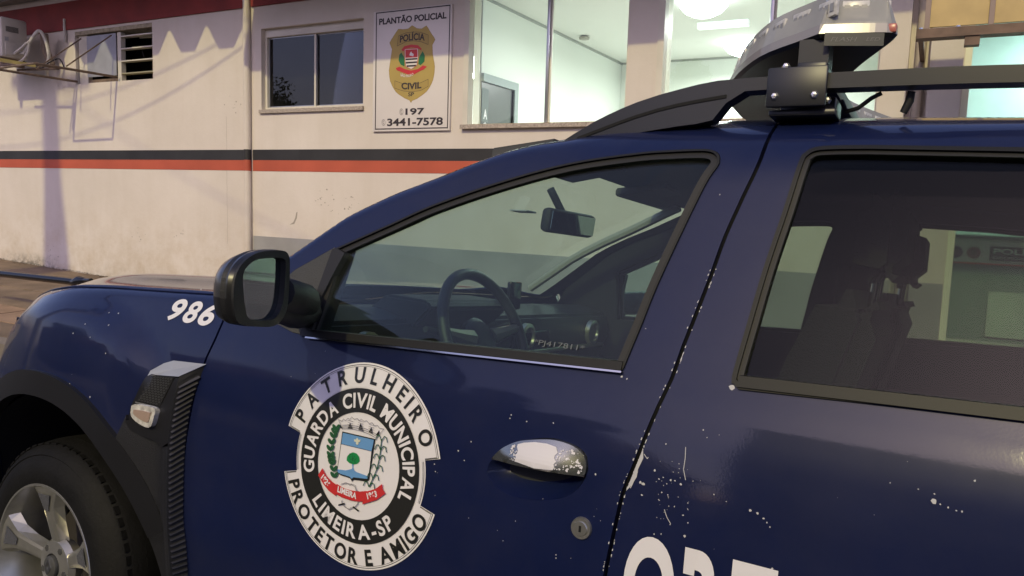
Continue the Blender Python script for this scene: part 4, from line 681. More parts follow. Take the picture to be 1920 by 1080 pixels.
for i in range(len(pr)):
    a, b = np.array(pr[i-1]), np.array(pr[i]); dd_ = np.linalg.norm(b-a); acc += dd_
    if acc > .055 and dd_ > 1e-4:
        acc = 0; ang = math.atan2(*(b-a)[::-1]); o = box('led_module', (-.022, -.004, 0), (.022, .004, .03), LED, lb, .002, loc=(b[0], b[1], Z0+.034), rot=(0, 0, ang))
        for k in (-1, 0, 1): box('led_lamp', (k*.0135-.0045, -.0052, .008), (k*.0135+.0045, .0052, .022), LED2, lb, loc=(b[0], b[1], Z0+.034), rot=(0, 0, ang))
box('red_reflector', (1.934, .294, Z0+.005), (1.952, .315, Z0+.0205), mat('reflector_red', (.42, .13, .10), .3), lb, .003)
lp = box('maker_plate', (0, -.003, 0), (.094, .0, .022), mat('plate_dark', (.035, .037, .038), .4), lb, loc=(1.843, .270, Z0-.018), rot=(0, 0, math.atan2(.034, .118)-.02))
textmesh('plate_lettering', line_items('FLASH', .010, .007, .052, .0075, .0, .3)+line_items('LED', .066, .008, .088, .006, 0, .3), mat('plate_text_grey', (.12, .12, .12), .5), lb, lambda p: (1.843+p[0]*.966+.0035*.257, .270+p[0]*.257-.0035*.966, Z0-.018+p[1]))
BRK = mat('bracket_black', (.014, .015, .019), .38)
br = box('mount_bracket', (1.762, .232, 1.572), (1.860, .243, 1.640), BRK, car, .003)
box('bracket_top', (1.775, .244, 1.632), (1.858, .30, 1.640), BRK, br); box('bracket_riser', (1.80, .285, 1.632), (1.85, .33, 1.70), BRK, br)
box('bracket_back', (1.775, .29, 1.565), (1.868, .36, 1.60), BRK, br, .004); box('rail_foot', (1.765, .250, 1.560), (1.875, .31, 1.571), BRK, car, .003)
BOLT = mat('bolt_zinc', (.62, .62, .62), .22, .9)
for x, z, y0 in ((1.777, 1.590, .232), (1.842, 1.590, .232), (1.788, 1.645, .25), (1.858, 1.587, .262)):
    o = frombm('bolt', lathe([(0, -.006), (.0045, -.0055), (.0062, -.003), (.0075, 0)], 6, axis='Y', close=True), BOLT, br, False); o.location = (x, y0, z)
otube('lamp_cable', [(1.872, .33, 1.60), (1.885, .30, 1.575), (1.905, .285, 1.577), (1.925, .28, 1.592), (1.94, .28, 1.60)], .0038, RUB, car); otube('cable_clamp', [(1.985, .275, 1.60), (1.983, .278, 1.585), (1.975, .28, 1.566)], .005, RUB, car, rs=[.006, .007, .006])
for x in (1.80, 2.65):
    bm = bmesh.new(); bmbox(bm, (x, .28, 1.634-(.03 if x > 2 else 0)), (x+.05, 1.52, 1.660-(.03 if x > 2 else 0)), .004); frombm('cross_bar', bm, BRK, car, True)
otube('antenna_stub', [(1.70, .9, 1.62), (1.74, .9, 1.66)], .012, RUB, car)
# ---- wheels
TYRE = mat('tyre_rubber', (.0055, .0053, .005), .7, 0, .22, noise=.3, nscale=14, bump=.15, bscale=90); ALU = mat('alloy_silver', (.42, .41, .37), .30, .75, noise=.12, nscale=25); ALUD = mat('alloy_recess', (.10, .10, .095), .45, .5)
def wheel(x, side, first=None):
    w = thing('wheel', None, None, parent=car, loc=(x, .035 if not side else 1.765, .343), rot=(0, 0, R(180) if side else 0))
    if first:
        for ch in [c for c in first.children]:
            c = ch.copy(); COL.objects.link(c); c.parent = w
        return w
    prof = [(.222, .012), (.226, .0), (.235, -.003), (.262, -.006), (.285, .000), (.300, .010), (.303, .012), (.306, .010), (.318, .018), (.330, .032), (.338, .05), (.343, .09), (.343, .13), (.338, .17), (.325, .20), (.29, .215), (.22, .205)]
    t = frombm('tyre', lathe(prof, 96, close=True), TYRE, w, True)
    bm = bmesh.new()
    for k in range(64):
        for y0, y1 in ((.030, .075), (.082, .125), (.132, .175)):
            a = 2*math.pi*(k+(.5 if y0 == .082 else 0))/64; rr = .341 if y0 > .05 else .334
            vs = bmbox(bm, (-.011, y0, rr-.003), (.011, y1, rr+.0014)); bmesh.ops.rotate(bm, verts=vs, cent=(0, 0, 0), matrix=Matrix.Rotation(a, 3, 'Y'))
    frombm('tread_blocks', bm, TYRE, w, False, kind='stuff')
    frombm('rim_barrel', lathe([(.232, .004), (.229, -.003), (.224, -.003), (.220, .004), (.215, .02), (.206, .04), (.20, .09), (.198, .17), (.215, .19)], 80, close=True), ALU, w, True)
    frombm('brake_disc', lathe([(.0, .12), (.14, .12), (.142, .125), (.14, .14), (0, .14)], 48, close=True), mat('brake_steel', (.10, .09, .085), .5, .7), w, True)
    for k in range(5):
        a0 = R(95+72*k)
        st = [(.030, .030, .022, .040), (.07, .026, .018, .034), (.12, .030, .020, .022), (.165, .040, .026, .012), (.200, .062, .044, .007), (.2225, .078, .058, .004)]
        vs = []; fc = []
        for r_, wb, wt, y in st:
            for ww, dy in ((-wb, .026), (-wt, .003), (-wt*.55, 0), (wt*.55, 0), (wt, .003), (wb, .026)):
                c_, s_ = math.cos(a0), math.sin(a0); px = r_*c_-ww*s_; pz = r_*s_+ww*c_; q = math.hypot(px, pz)
                if q > .2225: px *= .2225/q; pz *= .2225/q
                vs.append((px, y+dy, pz))
        for i in range(len(st)-1):
            for j in range(5): fc.append((i*6+j, i*6+j+1, (i+1)*6+j+1, (i+1)*6+j))
        o = mk('rim_spoke', vs, fc, ALU, w, False); md = o.modifiers.new('s', 'SOLIDIFY'); md.thickness = .01; md.offset = 1
        # pocket cut into the outer end of the spoke
        pv = [(r_*math.cos(a0)-ww*math.sin(a0), y, r_*math.sin(a0)+ww*math.cos(a0)) for r_, ww, y in ((.155, -.010, .0105), (.155, .010, .0105), (.202, .028, .0025), (.202, -.028, .0025))]
        mk('spoke_facet', pv, [(0, 1, 2, 3)], mat('alloy_facet', (.52, .52, .52), .18, .9), w, False)
        al = a0+R(36); nb = frombm('wheel_nut', lathe([(0, .030), (.009, .030), (.0105, .034), (.0105, .05)], 6, close=True), ALUD, w, False); nb.location = (.052*math.cos(al), 0, .052*math.sin(al))
    frombm('hub', lathe([(.034, .028), (.066, .034), (.075, .05), (.06, .08)], 40, close=True), ALU, w, True)
    frombm('centre_cap', lathe([(0, .018), (.022, .018), (.028, .021), (.030, .03), (.030, .05)], 32, close=True), ALUD, w, True)
    lz = [(.0, .022), (.013, 0), (0, -.022), (-.013, 0)]; li = [(.0, .0125), (.0062, 0), (0, -.0125), (-.0062, 0)]
    sheet('cap_emblem', ccw(lz), [ccw(li)], lambda p: (p[0], .0155, p[1]), lambda p: (p[0], .019, p[1]), CHR, w)
    return w
w0 = wheel(0, 0); wheel(2.673, 0, w0); wheel(0, 1, w0); wheel(2.673, 1, w0)

# =====================================================  POLICE STATION  (facade frame)
WALL = mat('cream_plaster', (.66, .61, .55), .85)
def plaster():
    n = WALL.node_tree.nodes; l = WALL.node_tree.links; b = n['Principled BSDF']; tc = n.new('ShaderNodeTexCoord')
    def noise(sc, det, rough=.6, vec=None):
        t = n.new('ShaderNodeTexNoise'); t.inputs['Scale'].default_value = sc; t.inputs['Detail'].default_value = det; t.inputs['Roughness'].default_value = rough; l.new(vec or tc.outputs['Object'], t.inputs[0]); return t.outputs[0]
    def ramp(f, p0, p1, c0, c1):
        r = n.new('ShaderNodeValToRGB'); l.new(f, r.inputs[0]); r.color_ramp.elements[0].position = p0; r.color_ramp.elements[1].position = p1; r.color_ramp.elements[0].color = c0; r.color_ramp.elements[1].color = c1; return r.outputs[0]
    def mul(a, b_, f=1, mode='MULTIPLY'):
        m = n.new('ShaderNodeMix'); m.data_type = 'RGBA'; m.blend_type = mode
        if isinstance(f, (int, float)): m.inputs[0].default_value = f
        else: l.new(f, m.inputs[0])
        l.new(a, m.inputs[6]); 
        if isinstance(b_, tuple): m.inputs[7].default_value = b_
        else: l.new(b_, m.inputs[7])
        return m.outputs[2]
    base = ramp(noise(.9, 8), .3, .75, (.575, .525, .47, 1), (.665, .615, .565, 1))
    mp = n.new('ShaderNodeMapping'); mp.inputs['Scale'].default_value = (3.2, 3.2, .35); l.new(tc.outputs['Object'], mp.inputs[0])
    streak = ramp(noise(1.2, 8, .7, mp.outputs[0]), .45, .8, (1, 1, 1, 1), (.86, .83, .78, 1)); c = mul(base, streak, .35)
    sp = n.new('ShaderNodeSeparateXYZ'); l.new(tc.outputs['Object'], sp.inputs[0])
    # splash dirt near the ground and the mouldy patch at the foot of the wall
    mr = n.new('ShaderNodeMapRange'); l.new(sp.outputs[2], mr.inputs[0]); mr.inputs[1].default_value = 1.3; mr.inputs[2].default_value = .25; mr.inputs[3].default_value = 0; mr.inputs[4].default_value = 1
    nz = noise(3.5, 10, .75); mm = n.new('ShaderNodeMath'); mm.operation = 'MULTIPLY'; l.new(mr.outputs[0], mm.inputs[0]); l.new(ramp(nz, .42, .68, (0, 0, 0, 1), (1, 1, 1, 1)), mm.inputs[1])
    c = mul(c, (.80, .74, .64, 1), mm.outputs[0])
    mr2 = n.new('ShaderNodeMapRange'); l.new(sp.outputs[2], mr2.inputs[0]); mr2.inputs[1].default_value = .42; mr2.inputs[2].default_value = .20; mr2.inputs[3].default_value = 0; mr2.inputs[4].default_value = 1
    bx_ = n.new('ShaderNodeMath'); bx_.operation = 'SUBTRACT'; l.new(sp.outputs[0], bx_.inputs[0]); bx_.inputs[1].default_value = -11.45
    ab_ = n.new('ShaderNodeMath'); ab_.operation = 'ABSOLUTE'; l.new(bx_.outputs[0], ab_.inputs[0]); mr3 = n.new('ShaderNodeMapRange'); l.new(ab_.outputs[0], mr3.inputs[0]); mr3.inputs[1].default_value = .75; mr3.inputs[2].default_value = .25; mr3.inputs[3].default_value = .15; mr3.inputs[4].default_value = 1
    m4 = n.new('ShaderNodeMath'); m4.operation = 'MULTIPLY'; l.new(mr2.outputs[0], m4.inputs[0]); l.new(mr3.outputs[0], m4.inputs[1])
    m5 = n.new('ShaderNodeMath'); m5.operation = 'MULTIPLY'; l.new(m4.outputs[0], m5.inputs[0]); l.new(ramp(noise(9, 12, .8), .42, .56, (0, 0, 0, 1), (1, 1, 1, 1)), m5.inputs[1])
    c = mul(c, (.07, .06, .045, 1), m5.outputs[0], 'MIX'); l.new(c, b.inputs['Base Color'])
    bp = n.new('ShaderNodeBump'); bp.inputs['Strength'].default_value = .35; bp.inputs['Distance'].default_value = .01; l.new(noise(14, 12, .7), bp.inputs['Height']); l.new(bp.outputs[0], b.inputs['Normal'])
plaster()
REDB = mat('dark_red_paint', (.20, .022, .018), .7, noise=.2, nscale=3, bump=.3, bscale=15); REDS = mat('stripe_red', (.42, .085, .045), .7, noise=.12, nscale=2, bump=.3, bscale=15)
BLKS2 = mat('stripe_black', (.022, .022, .024), .65, noise=.35, nscale=2.5); DADO = mat('grey_dado', (.27, .27, .27), .75, noise=.12, nscale=2, bump=.3, bscale=15)
ROOMW = mat('room_white', (.76, .80, .75), .7, noise=.03, nscale=1); CEIL = mat('room_ceiling', (.74, .76, .71), .8); STEEL = mat('aluminium_frame', (.42, .43, .46), .3, .7); FRW = mat('frame_cream', (.60, .57, .50), .5, noise=.08, nscale=4)
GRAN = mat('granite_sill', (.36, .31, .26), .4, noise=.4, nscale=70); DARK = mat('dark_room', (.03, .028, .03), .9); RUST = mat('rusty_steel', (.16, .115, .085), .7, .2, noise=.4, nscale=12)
bld = thing('police_station', 'white police station with black and red stripes along its front and lit glass openings', 'building', loc=(WO[0], WO[1], 0), rot=(0, 0, WA))
P3 = lambda y: (lambda p: (p[0], y, p[1]))
W0 = (-10.25, 2.745, -8.69, 3.425); W1 = (-6.83, 2.31, -5.36, 3.21); W2 = (-4.11, 2.09, -2.44, 3.42); W3 = (-2.17, 2.09, -.43, 3.42); DR = (.12, .16, 2.6, 2.95)
rect = lambda a: [(a[0], a[1]), (a[2], a[1]), (a[2], a[3]), (a[0], a[3])]
sheet('wall', [(-17, -.4), (4, -.4), (4, 3.9), (-17, 3.9)], [rect(w) for w in (W0, W1, W2, W3, DR)], P3(0), P3(.22), WALL, bld)
box('side_wall', (-17, .22, -.4), (-16.8, 9, 3.9), WALL, bld); box('side_wall', (3.8, .22, -.4), (4, 9, 3.9), WALL, bld); box('rear_wall', (-17, 9, -.4), (4, 9.2, 3.9), WALL, bld)
box('red_band', (-17, -.022, 3.458), (-7.07, -.001, 3.82), REDB, bld); box('red_band', (-6.97, -.022, 3.458), (-.45, -.001, 3.82), REDB, bld)
for a, b in ((-17, -7.07), (-6.97, -.46)):
    box('black_stripe', (a, -.004, 1.742), (b, -.0005, 1.862), BLKS2, bld); box('red_stripe', (a, -.004, 1.618 if a > -8 else 1.622), (b, -.0005, 1.7415), REDS, bld)
box('grey_dado', (-6.97, -.005, -.2), (-.46, -.0005, .868), DADO, bld)
otube('downpipe', [(-7.02, -.035, -.1), (-7.02, -.035, 3.9)], .042, WALL, bld, 14)
for z0, z1, m in ((1.742, 1.862, BLKS2), (1.618, 1.7415, REDS)): otube('painted_ring', [(-7.02, -.035, z0), (-7.02, -.035, z1)], .0435, m, bld, 14)
box('column', (-.43, -.10, -.2), (-.24, -.0005, 3.9), WALL, bld); box('column', (-.10, -.13, -.2), (.11, -.0005, 3.9), WALL, bld)
box('grey_dado', (-.435, -.105, -.2), (-.235, -.1005, .862), DADO, bld); box('grey_dado', (-.105, -.135, -.2), (.115, -.1305, .862), DADO, bld); box('grey_dado', (-.234, -.004, -.2), (-.106, -.0005, .862), DADO, bld)
otube('downpipe', [(-.165, -.06, -.1), (-.165, -.06, 3.0)], .035, mat('old_pipe', (.42, .36, .28), .6), bld, 12)
# flat roof slab, eave and the sheet-metal canopy over the left half
sheet('roof', [(-17.2, -.15), (4.2, -.15), (4.2, 9.3), (-17.2, 9.3)], (), lambda p: (p[0], p[1], 4.0), lambda p: (p[0], p[1], 3.901), mat('roof_concrete', (.25, .24, .23), .9, noise=.2), bld)
CV = []; u = -14.0; SH = mat('canopy_sheet', (.05, .05, .05), .5, .6)
can = thing('sheet_canopy', 'ribbed sheet metal canopy projecting over the left half of the facade', 'canopy', parent=None, loc=(WO[0], WO[1], 0), rot=(0, 0, WA))
prof = []
x = -8.62
seq = [(.15, 0), (.12, 1), (.20, 1), (.12, 0)]
CL = 1.35; zb = 4.06
pts_ = [(-13.2, zb), (-13.2, zb+.02)]
x = -13.10
while x < -7.15:
    pts_ += [(x, zb), (x+.185, zb+.27), (x+.225, zb+.27), (x+.41, zb)]; x += .655
xs_ = [p for p in pts_ if p[0] <= -6.98]
vs = []; fc = []
for (a, z) in xs_: vs += [(a+.10, -CL, z-.02), (a+.10, -.02, z+.10)]
fc = [(2*i, 2*i+1, 2*i+3, 2*i+2) for i in range(len(xs_)-1)]
o = mk('ribbed_sheet', vs, fc, SH, can); md = o.modifiers.new('s', 'SOLIDIFY'); md.thickness = .006
can2 = thing('concrete_canopy', 'flat concrete canopy slab projecting over the right windows', 'canopy', loc=(WO[0], WO[1], 0), rot=(0, 0, WA))
box('slab', (-6.86, -1.45, 3.83), (4, -.16, 3.95), mat('roof_concrete', (0, 0, 0)), can2)
# old tilted window with a bracket frame (left)
w = thing('window', None, None, parent=bld, label='old half louvred window with rusty frame bars')
x0, z0, x1, z1 = W0
box('reveal', (x0, .0, z1-.05), (x1, .20, z1-.001), mat('raw_cement', (.33, .29, .21), .9, noise=.35, nscale=18, bump=.8, bscale=30), w)
box('frame', (x0+.02, .04, z0+.0), (x0+.20, .10, z1-.051), FRW, w); box('frame', (x0+.83, .035, z0+.0), (x0+.90, .10, z1-.06), FRW, w); box('frame', (x0+.2, .05, z0), (x0+.83, .09, z0+.05), RUST, w)
o = box('board', (x0+.22, .02, z0+.08), (x0+.82, .03, z1-.07), mat('grey_board', (.30, .31, .36), .4, noise=.15, nscale=4), w, rot=None)
for k in range(4): box('louvre', (x0+.90, .03+.0, z0+.09+k*.155), (x1-.0, .12, z0+.105+k*.155), FRW if k != 0 else mat('louvre_brass', (.42, .38, .22), .4, .5), w)
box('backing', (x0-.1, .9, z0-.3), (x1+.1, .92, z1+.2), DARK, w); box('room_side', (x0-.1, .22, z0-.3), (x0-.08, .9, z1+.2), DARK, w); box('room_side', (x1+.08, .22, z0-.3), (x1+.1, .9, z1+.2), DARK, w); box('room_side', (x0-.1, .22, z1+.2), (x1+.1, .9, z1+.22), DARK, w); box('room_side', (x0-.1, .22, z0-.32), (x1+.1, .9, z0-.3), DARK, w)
box('wall_stub', (x0+.95, .45, z0), (x0+1.1, .5, z1), mat('brown_stub', (.25, .17, .13), .9), w)
otube('inner_brace', [(x0+.92, .3, z1-.08), (x0+1.25, .3, z1-.09), (x1, .3, z1-.20)], .012, FRW, w); otube('inner_brace', [(x0+.95, .3, z1-.25), (x0+1.02, .3, z1-.38)], .008, RUB, w)
# projecting bracket with the air conditioner
bk = thing('steel_bracket', 'rusty steel bracket frame sticking out from the old left window', 'bracket', loc=(WO[0], WO[1], 0), rot=(0, 0, WA))
zz0 = z0+.03
for xx, z_ in ((x0+.02, zz0), (x0+.86, zz0+.02)):
    otube('arm', [(xx, -.0, z_), (xx-.0, -1.05, z_)], .016, RUST, bk, 8)
otube('arm', [(x0+.02, -1.05, zz0), (x0+.86, -1.05, zz0+.02)], .014, RUST, bk, 8); otube('arm', [(x0+.02, -.02, zz0+.15), (x0-.05, -1.05, zz0+.12)], .014, RUST, bk, 8)
for xx in (x0+.15, x0+.78): otube('stay', [(xx, -.01, z1-.10), (xx, -.62, zz0+.06)], .009, RUST, bk, 6)
box('yellow_bar', (x0-.01, -1.0, zz0+.10), (x0+.03, -.55, zz0+.14), mat('yellow_paint', (.55, .46, .16), .5, noise=.2), bk)
otube('arm', [(x0-.9, -.62, zz0+.16), (x0+.02, -.62, zz0+.13)], .016, RUST, bk, 8); otube('arm', [(x0-.9, -.25, zz0+.16), (x0+.02, -.25, zz0+.13)], .016, RUST, bk, 8)
ac = thing('air_conditioner', 'cream outdoor air conditioner unit beside the red band', 'air conditioner', loc=(WO[0], WO[1], 0), rot=(0, 0, WA))
ACM = mat('ac_cream', (.50, .47, .42), .45, noise=.1, nscale=5)
box('casing', (-11.55, -.64, 3.03), (-10.80, -.30, 3.54), ACM, ac, .03)
for k in range(6): box('side_louvre', (-10.80, -.58, 3.42-k*.012), (-10.797, -.42, 3.426-k*.012), MT['housing_black'], ac)
box('valve_plate', (-10.80, -.60, 3.06), (-10.785, -.40, 3.22), ACM, ac, .004); box('side_badge', (-10.80, -.60, 3.24), (-10.796, -.55, 3.29), mat('grey_plastic', (0, 0, 0)), ac)
frombm('fan_grille', lathe([(0, 0), (.2, 0), (.2, .02), (0, .02)], 32, close=True), MT['housing_black'], ac).location = (-11.2, -.66, 3.28)
for k in range(6): frombm('grille_ring', tube([(.03*(k+1)*math.cos(t), 0, .03*(k+1)*math.sin(t)) for t in np.linspace(0, 2*math.pi, 25)], .003, 5, cap=False), ACM, ac).location = (-11.2, -.665, 3.28)
box('foot', (-11.5, -.62, 2.93), (-11.44, -.32, 3.03), RUST, ac); box('foot', (-10.92, -.62, 2.93), (-10.86, -.32, 3.03), RUST, ac)
HOSE = mat('hose_white', (.50, .48, .44), .6, bump=.6, bscale=60)
otube('hose', catmull([(-10.78, -.45, 3.12), (-10.70, -.42, 3.10), (-10.62, -.38, 3.25), (-10.55, -.30, 3.40), (-10.50, -.25, 3.30), (-10.48, -.22, 3.10), (-10.56, -.2, 2.95), (-10.65, -.15, 2.85)], .03), .022, HOSE, ac, 8)
otube('hose', catmull([(-10.78, -.5, 3.08), (-10.68, -.46, 3.16), (-10.62, -.40, 3.24), (-10.64, -.40, 3.12), (-10.72, -.42, 3.02), (-10.80, -.45, 2.98)], .03), .016, HOSE, ac, 8)
otube('hose', catmull([(-10.60, -.2, 3.38), (-10.66, -.15, 3.2), (-10.62, -.1, 3.0)], .03), .05, mat('hose_brown', (.22, .17, .14), .7), ac, 8)
otube('wire', catmull([(-10.75, -.4, 3.0), (-10.55, -.3, 2.92), (-10.35, -.3, 2.98), (-10.15, -.28, 3.02), (-10.10, -.25, 2.90)], .04), .008, RUB, ac, 6)
otube('conduit', [(-10.42, -.03, 3.30), (-10.42, -.03, 3.60)], .018, HOSE, ac, 8)
dc = otube('overhead_cable', catmull([(-12.6, -1.0, 3.35), (-12.0, -.7, 3.62), (-11.4, -.4, 3.9), (-10.9, -.1, 4.2)], .2), .012, mat('cable_grey', (.25, .23, .19), .7)); dc.location = (WO[0], WO[1], 0); dc.rotation_euler = (0, 0, WA)
dc['label'] = 'thin grey cable crossing above the air conditioner'; dc['category'] = 'cable'
# sliding window (closed, dark)
def frame(w_, m, y0, y1, t, parent, name='frame'):
    a, b, c, d = w_
    box(name, (a, y0, b), (a+t, y1, d), m, parent); box(name, (c-t, y0, b), (c, y1, d), m, parent); box(name, (a+t, y0, d-t), (c-t, y1, d), m, parent); box(name, (a+t, y0, b), (c-t, y1, b+t), m, parent)
w = thing('window', None, None, parent=bld, label='closed sliding window with dark reflecting panes')
frame((W1[0], W1[1], W1[2], W1[3]), FRW, .06, .14, .03, w); box('sill', (W1[0]-.015, -.03, W1[1]-.042), (W1[2]+.015, .06, W1[1]-.0005), GRAN, w); box('lintel', (W1[0]+.03, .05, W1[3]-.09), (W1[2]-.03, .13, W1[3]-.031), FRW, w)
mx_ = (W1[0]+W1[2])/2-.0; frame((W1[0]+.03, W1[1]+.03, mx_, W1[3]-.091), STEEL, .085, .10, .014, w, 'sash'); frame((mx_, W1[1]+.03, W1[2]-.03, W1[3]-.091), STEEL, .10, .115, .014, w, 'sash')
box('mullion', (mx_-.012, .075, W1[1]+.03), (mx_+.012, .084, W1[3]-.091), FRW, w)
box('pane', (W1[0]+.044, .09, W1[1]+.044), (mx_-.014, .094, W1[3]-.105), MT['dark_pane'], w); box('pane', (mx_+.014, .105, W1[1]+.044), (W1[2]-.044, .109, W1[3]-.105), MT['dark_pane'], w)
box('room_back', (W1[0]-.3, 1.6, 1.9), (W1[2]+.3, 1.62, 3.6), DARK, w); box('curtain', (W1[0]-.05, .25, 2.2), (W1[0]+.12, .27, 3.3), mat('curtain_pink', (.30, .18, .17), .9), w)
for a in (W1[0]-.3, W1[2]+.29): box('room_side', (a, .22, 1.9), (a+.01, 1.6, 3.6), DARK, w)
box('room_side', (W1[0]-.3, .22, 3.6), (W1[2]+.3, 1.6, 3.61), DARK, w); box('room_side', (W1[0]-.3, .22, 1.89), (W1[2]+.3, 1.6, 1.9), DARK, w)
# two large lit windows
for W_, ms, lab in ((W2, (-3.235,), 'large lit window beside the police board'), (W3, (-1.245,), 'large lit window nearest the entrance')):
    w = thing('window', None, None, parent=bld, label=lab)
    box('jamb', (W_[0], -.02, W_[1]), (W_[0]+.055, .20, W_[3]), FRW, w); box('jamb', (W_[2]-.02, .03, W_[1]), (W_[2], .20, W_[3]), FRW, w); box('sill', (W_[0]-.01, -.05, W_[1]-.04), (W_[2]+.01, .20, W_[1]-.0005), GRAN, w); box('head', (W_[0]+.055, -.01, W_[3]-.05), (W_[2]-.02, .2, W_[3]), FRW, w)
    box('track', (W_[0]+.056, .06, W_[1]), (W_[2]-.021, .12, W_[1]+.014), mat('brass_track', (.40, .30, .13), .4, .4), w)
    for mm in ms: box('mullion', (mm-.022, .05, W_[1]+.014), (mm+.006, .10, W_[3]-.05), STEEL, w, .003); box('mullion', (mm+.008, .07, W_[1]+.014), (mm+.022, .10, W_[3]-.05), FRW, w)
    box('pane', (W_[0]+.056, .076, W_[1]+.014), (ms[0]-.023, .080, W_[3]-.05), MT['room_glass'], w); box('pane', (ms[0]+.023, .088, W_[1]+.014), (W_[2]-.021, .092, W_[3]-.05), MT['room_glass'], w)
# the lit room behind them and the entrance hall
FL = .16
rm_ = thing('room', None, None, parent=bld, label='lit white office room seen through the glass')
box('left_wall', (-4.15, .221, FL), (-4.052, 4.2, 3.36), ROOMW, rm_); box('back_wall', (-4.05, 4.1, FL), (3.0, 4.2, 3.36), ROOMW, rm_); box('right_wall', (3.0, .221, FL), (3.1, 4.2, 3.36), ROOMW, rm_)
box('ceiling', (-4.15, .221, 3.361), (3.1, 4.2, 3.40), CEIL, rm_); box('floor', (-4.15, .221, FL-.1), (3.1, 4.2, FL), mat('room_floor', (.45, .44, .40), .35, noise=.1, nscale=3), rm_)
box('partition', (-.36, .221, FL), (-.26, 1.2, 3.36), ROOMW, rm_)
box('cornice', (-4.052, .23, 3.335), (-4.035, 4.1, 3.36), mat('cornice_grey', (.33, .36, .32), .7), rm_); box('cornice', (-4.03, 4.085, 3.335), (3.0, 4.1, 3.36), MT['cornice_grey'], rm_)
box('inner_lining', (-4.3, .15, 2.0), (-4.2, .2, 2.1), ROOMW, rm_)
frombm('smoke_detector', lathe([(0, 0), (.06, 0), (.065, .02), (.04, .035), (0, .035)], 24, axis='Z', close=True), mat('detector_grey', (.35, .34, .28), .6), rm_, True).location = (-3.84, 2.25, 3.32)
box('switch_box', (-4.03, 4.02, 2.42), (-3.93, 4.09, 2.62), mat('box_brown', (.25, .22, .18), .6), rm_, .01)
def wm_(name, pts, m, off=.0012): return polys(name, [ccw(q) for q in pts], m, bld, P3(-off))
GRY = mat('mark_grey', (.33, .30, .26), .9); rq = random.Random(21)
wm_('wall_crack', pline([(-7.40+rq.uniform(-.004, .004), 2.25-.06*k) for k in range(26)], .0035)[::1], GRY)
wm_('plaster_scar', [[(-6.40, 1.02), (-6.33, 1.03), (-6.29, 1.10), (-6.28, 1.17), (-6.30, 1.16), (-6.315, 1.10), (-6.345, 1.05)]], GRY)
sm = []
for k in range(60):
    a, b = rq.choice([(-5.75, 1.22), (-5.9, 1.30), (-7.28, 2.36), (-9.0, .75), (-8.2, .8), (-10.9, .45), (-5.5, 1.28)]); a += rq.gauss(0, .07); b += rq.gauss(0, .05); s_ = rq.uniform(.003, .011)
    sm.append([(a+s_*rq.uniform(.6, 1.6)*math.cos(t), b+s_*rq.uniform(.5, 1.3)*math.sin(t)) for t in (0, 1.3, 2.6, 3.9, 5.2)])
wm_('wall_specks', sm, GRY)['kind'] = 'stuff'
dr = thing('dark_door', 'dark open door with pale frame in the lit room, letter A notice on it', 'door', loc=(WO[0], WO[1], 0), rot=(0, 0, WA))
GFR = mat('door_frame_grey', (.28, .33, .33), .5)
box('door_frame', (-4.051, .12+.1, 2.54), (-4.02, .96, 2.62), GFR, dr); box('door_frame', (-4.051, .88, FL), (-4.02, .96, 2.54), GFR, dr); box('door_frame', (-4.051, .86, FL), (-4.035, .88, 2.53), mat('dark_glossy', (0, 0, 0)), dr); box('door_leaf', (-4.051, .221, FL), (-4.045, .86, 2.54), mat('door_dark', (.028, .035, .035), .3), dr)
box('door_paper', (-4.044, .23, 2.15), (-4.042, .36, 2.48), mat('door_panel_grey', (.10, .125, .125), .5), dr)
textmesh('door_lettering', line_items('A', .265, 2.18, .335, .09, .03), WHT, dr, lambda p: (-4.040, p[0], p[1])); textmesh('door_lettering', line_items('+', .27, 2.11, .33, .04, .03), WHT, dr, lambda p: (-4.040, p[0], p[1]))
# lamps
def area(name, loc, size, power, colr, shape='SQUARE', parent=None, sy=None):
    L = bpy.data.lights.new(name, 'AREA'); L.energy = power; L.size = size; L.color = colr; L.shape = shape
    if sy: L.size_y = sy
    o = bpy.data.objects.new(name, L); link(o, parent); o.location = loc; return o
LE = mat('lamp_glow', (.9, .9, .9), .5, emit=(.86, 1, .96), es=9)
LCOL = (.97, 1.0, .95)
for i, (u_, y_, r_) in enumerate(((-2.10, 1.10, .24), (-2.15, 3.20, .25), (1.3, 1.6, .2))):
    c = thing('ceiling_light', ('round glowing ceiling lamp nearest the front glass', 'round glowing ceiling lamp behind the light bar, further into the room', 'round ceiling lamp in the entrance hall')[i], 'lamp', group='round ceiling lamps', loc=(WO[0], WO[1], 0), rot=(0, 0, WA))
    o = frombm('lamp_shade', lathe([(0, -.17), (r_*.4, -.155), (r_*.75, -.115), (r_*.95, -.06), (r_, -.01), (r_, 0)], 32, axis='Z', close=True), LE, c, True); o.location = (u_, y_, 3.35)
    L = area('bulb', (u_, y_, 3.14), r_*2, 80 if i < 2 else 55, LCOL, 'DISK', c)
c = thing('ceiling_light', 'slim rectangular ceiling fitting between the round lamps', 'lamp', loc=(WO[0], WO[1], 0), rot=(0, 0, WA))
box('diffuser', (-2.42, 2.05, 3.30), (-1.88, 2.15, 3.36), mat('fitting_white', (.8, .85, .82), .5, emit=(.9, 1, .97), es=.55), c)
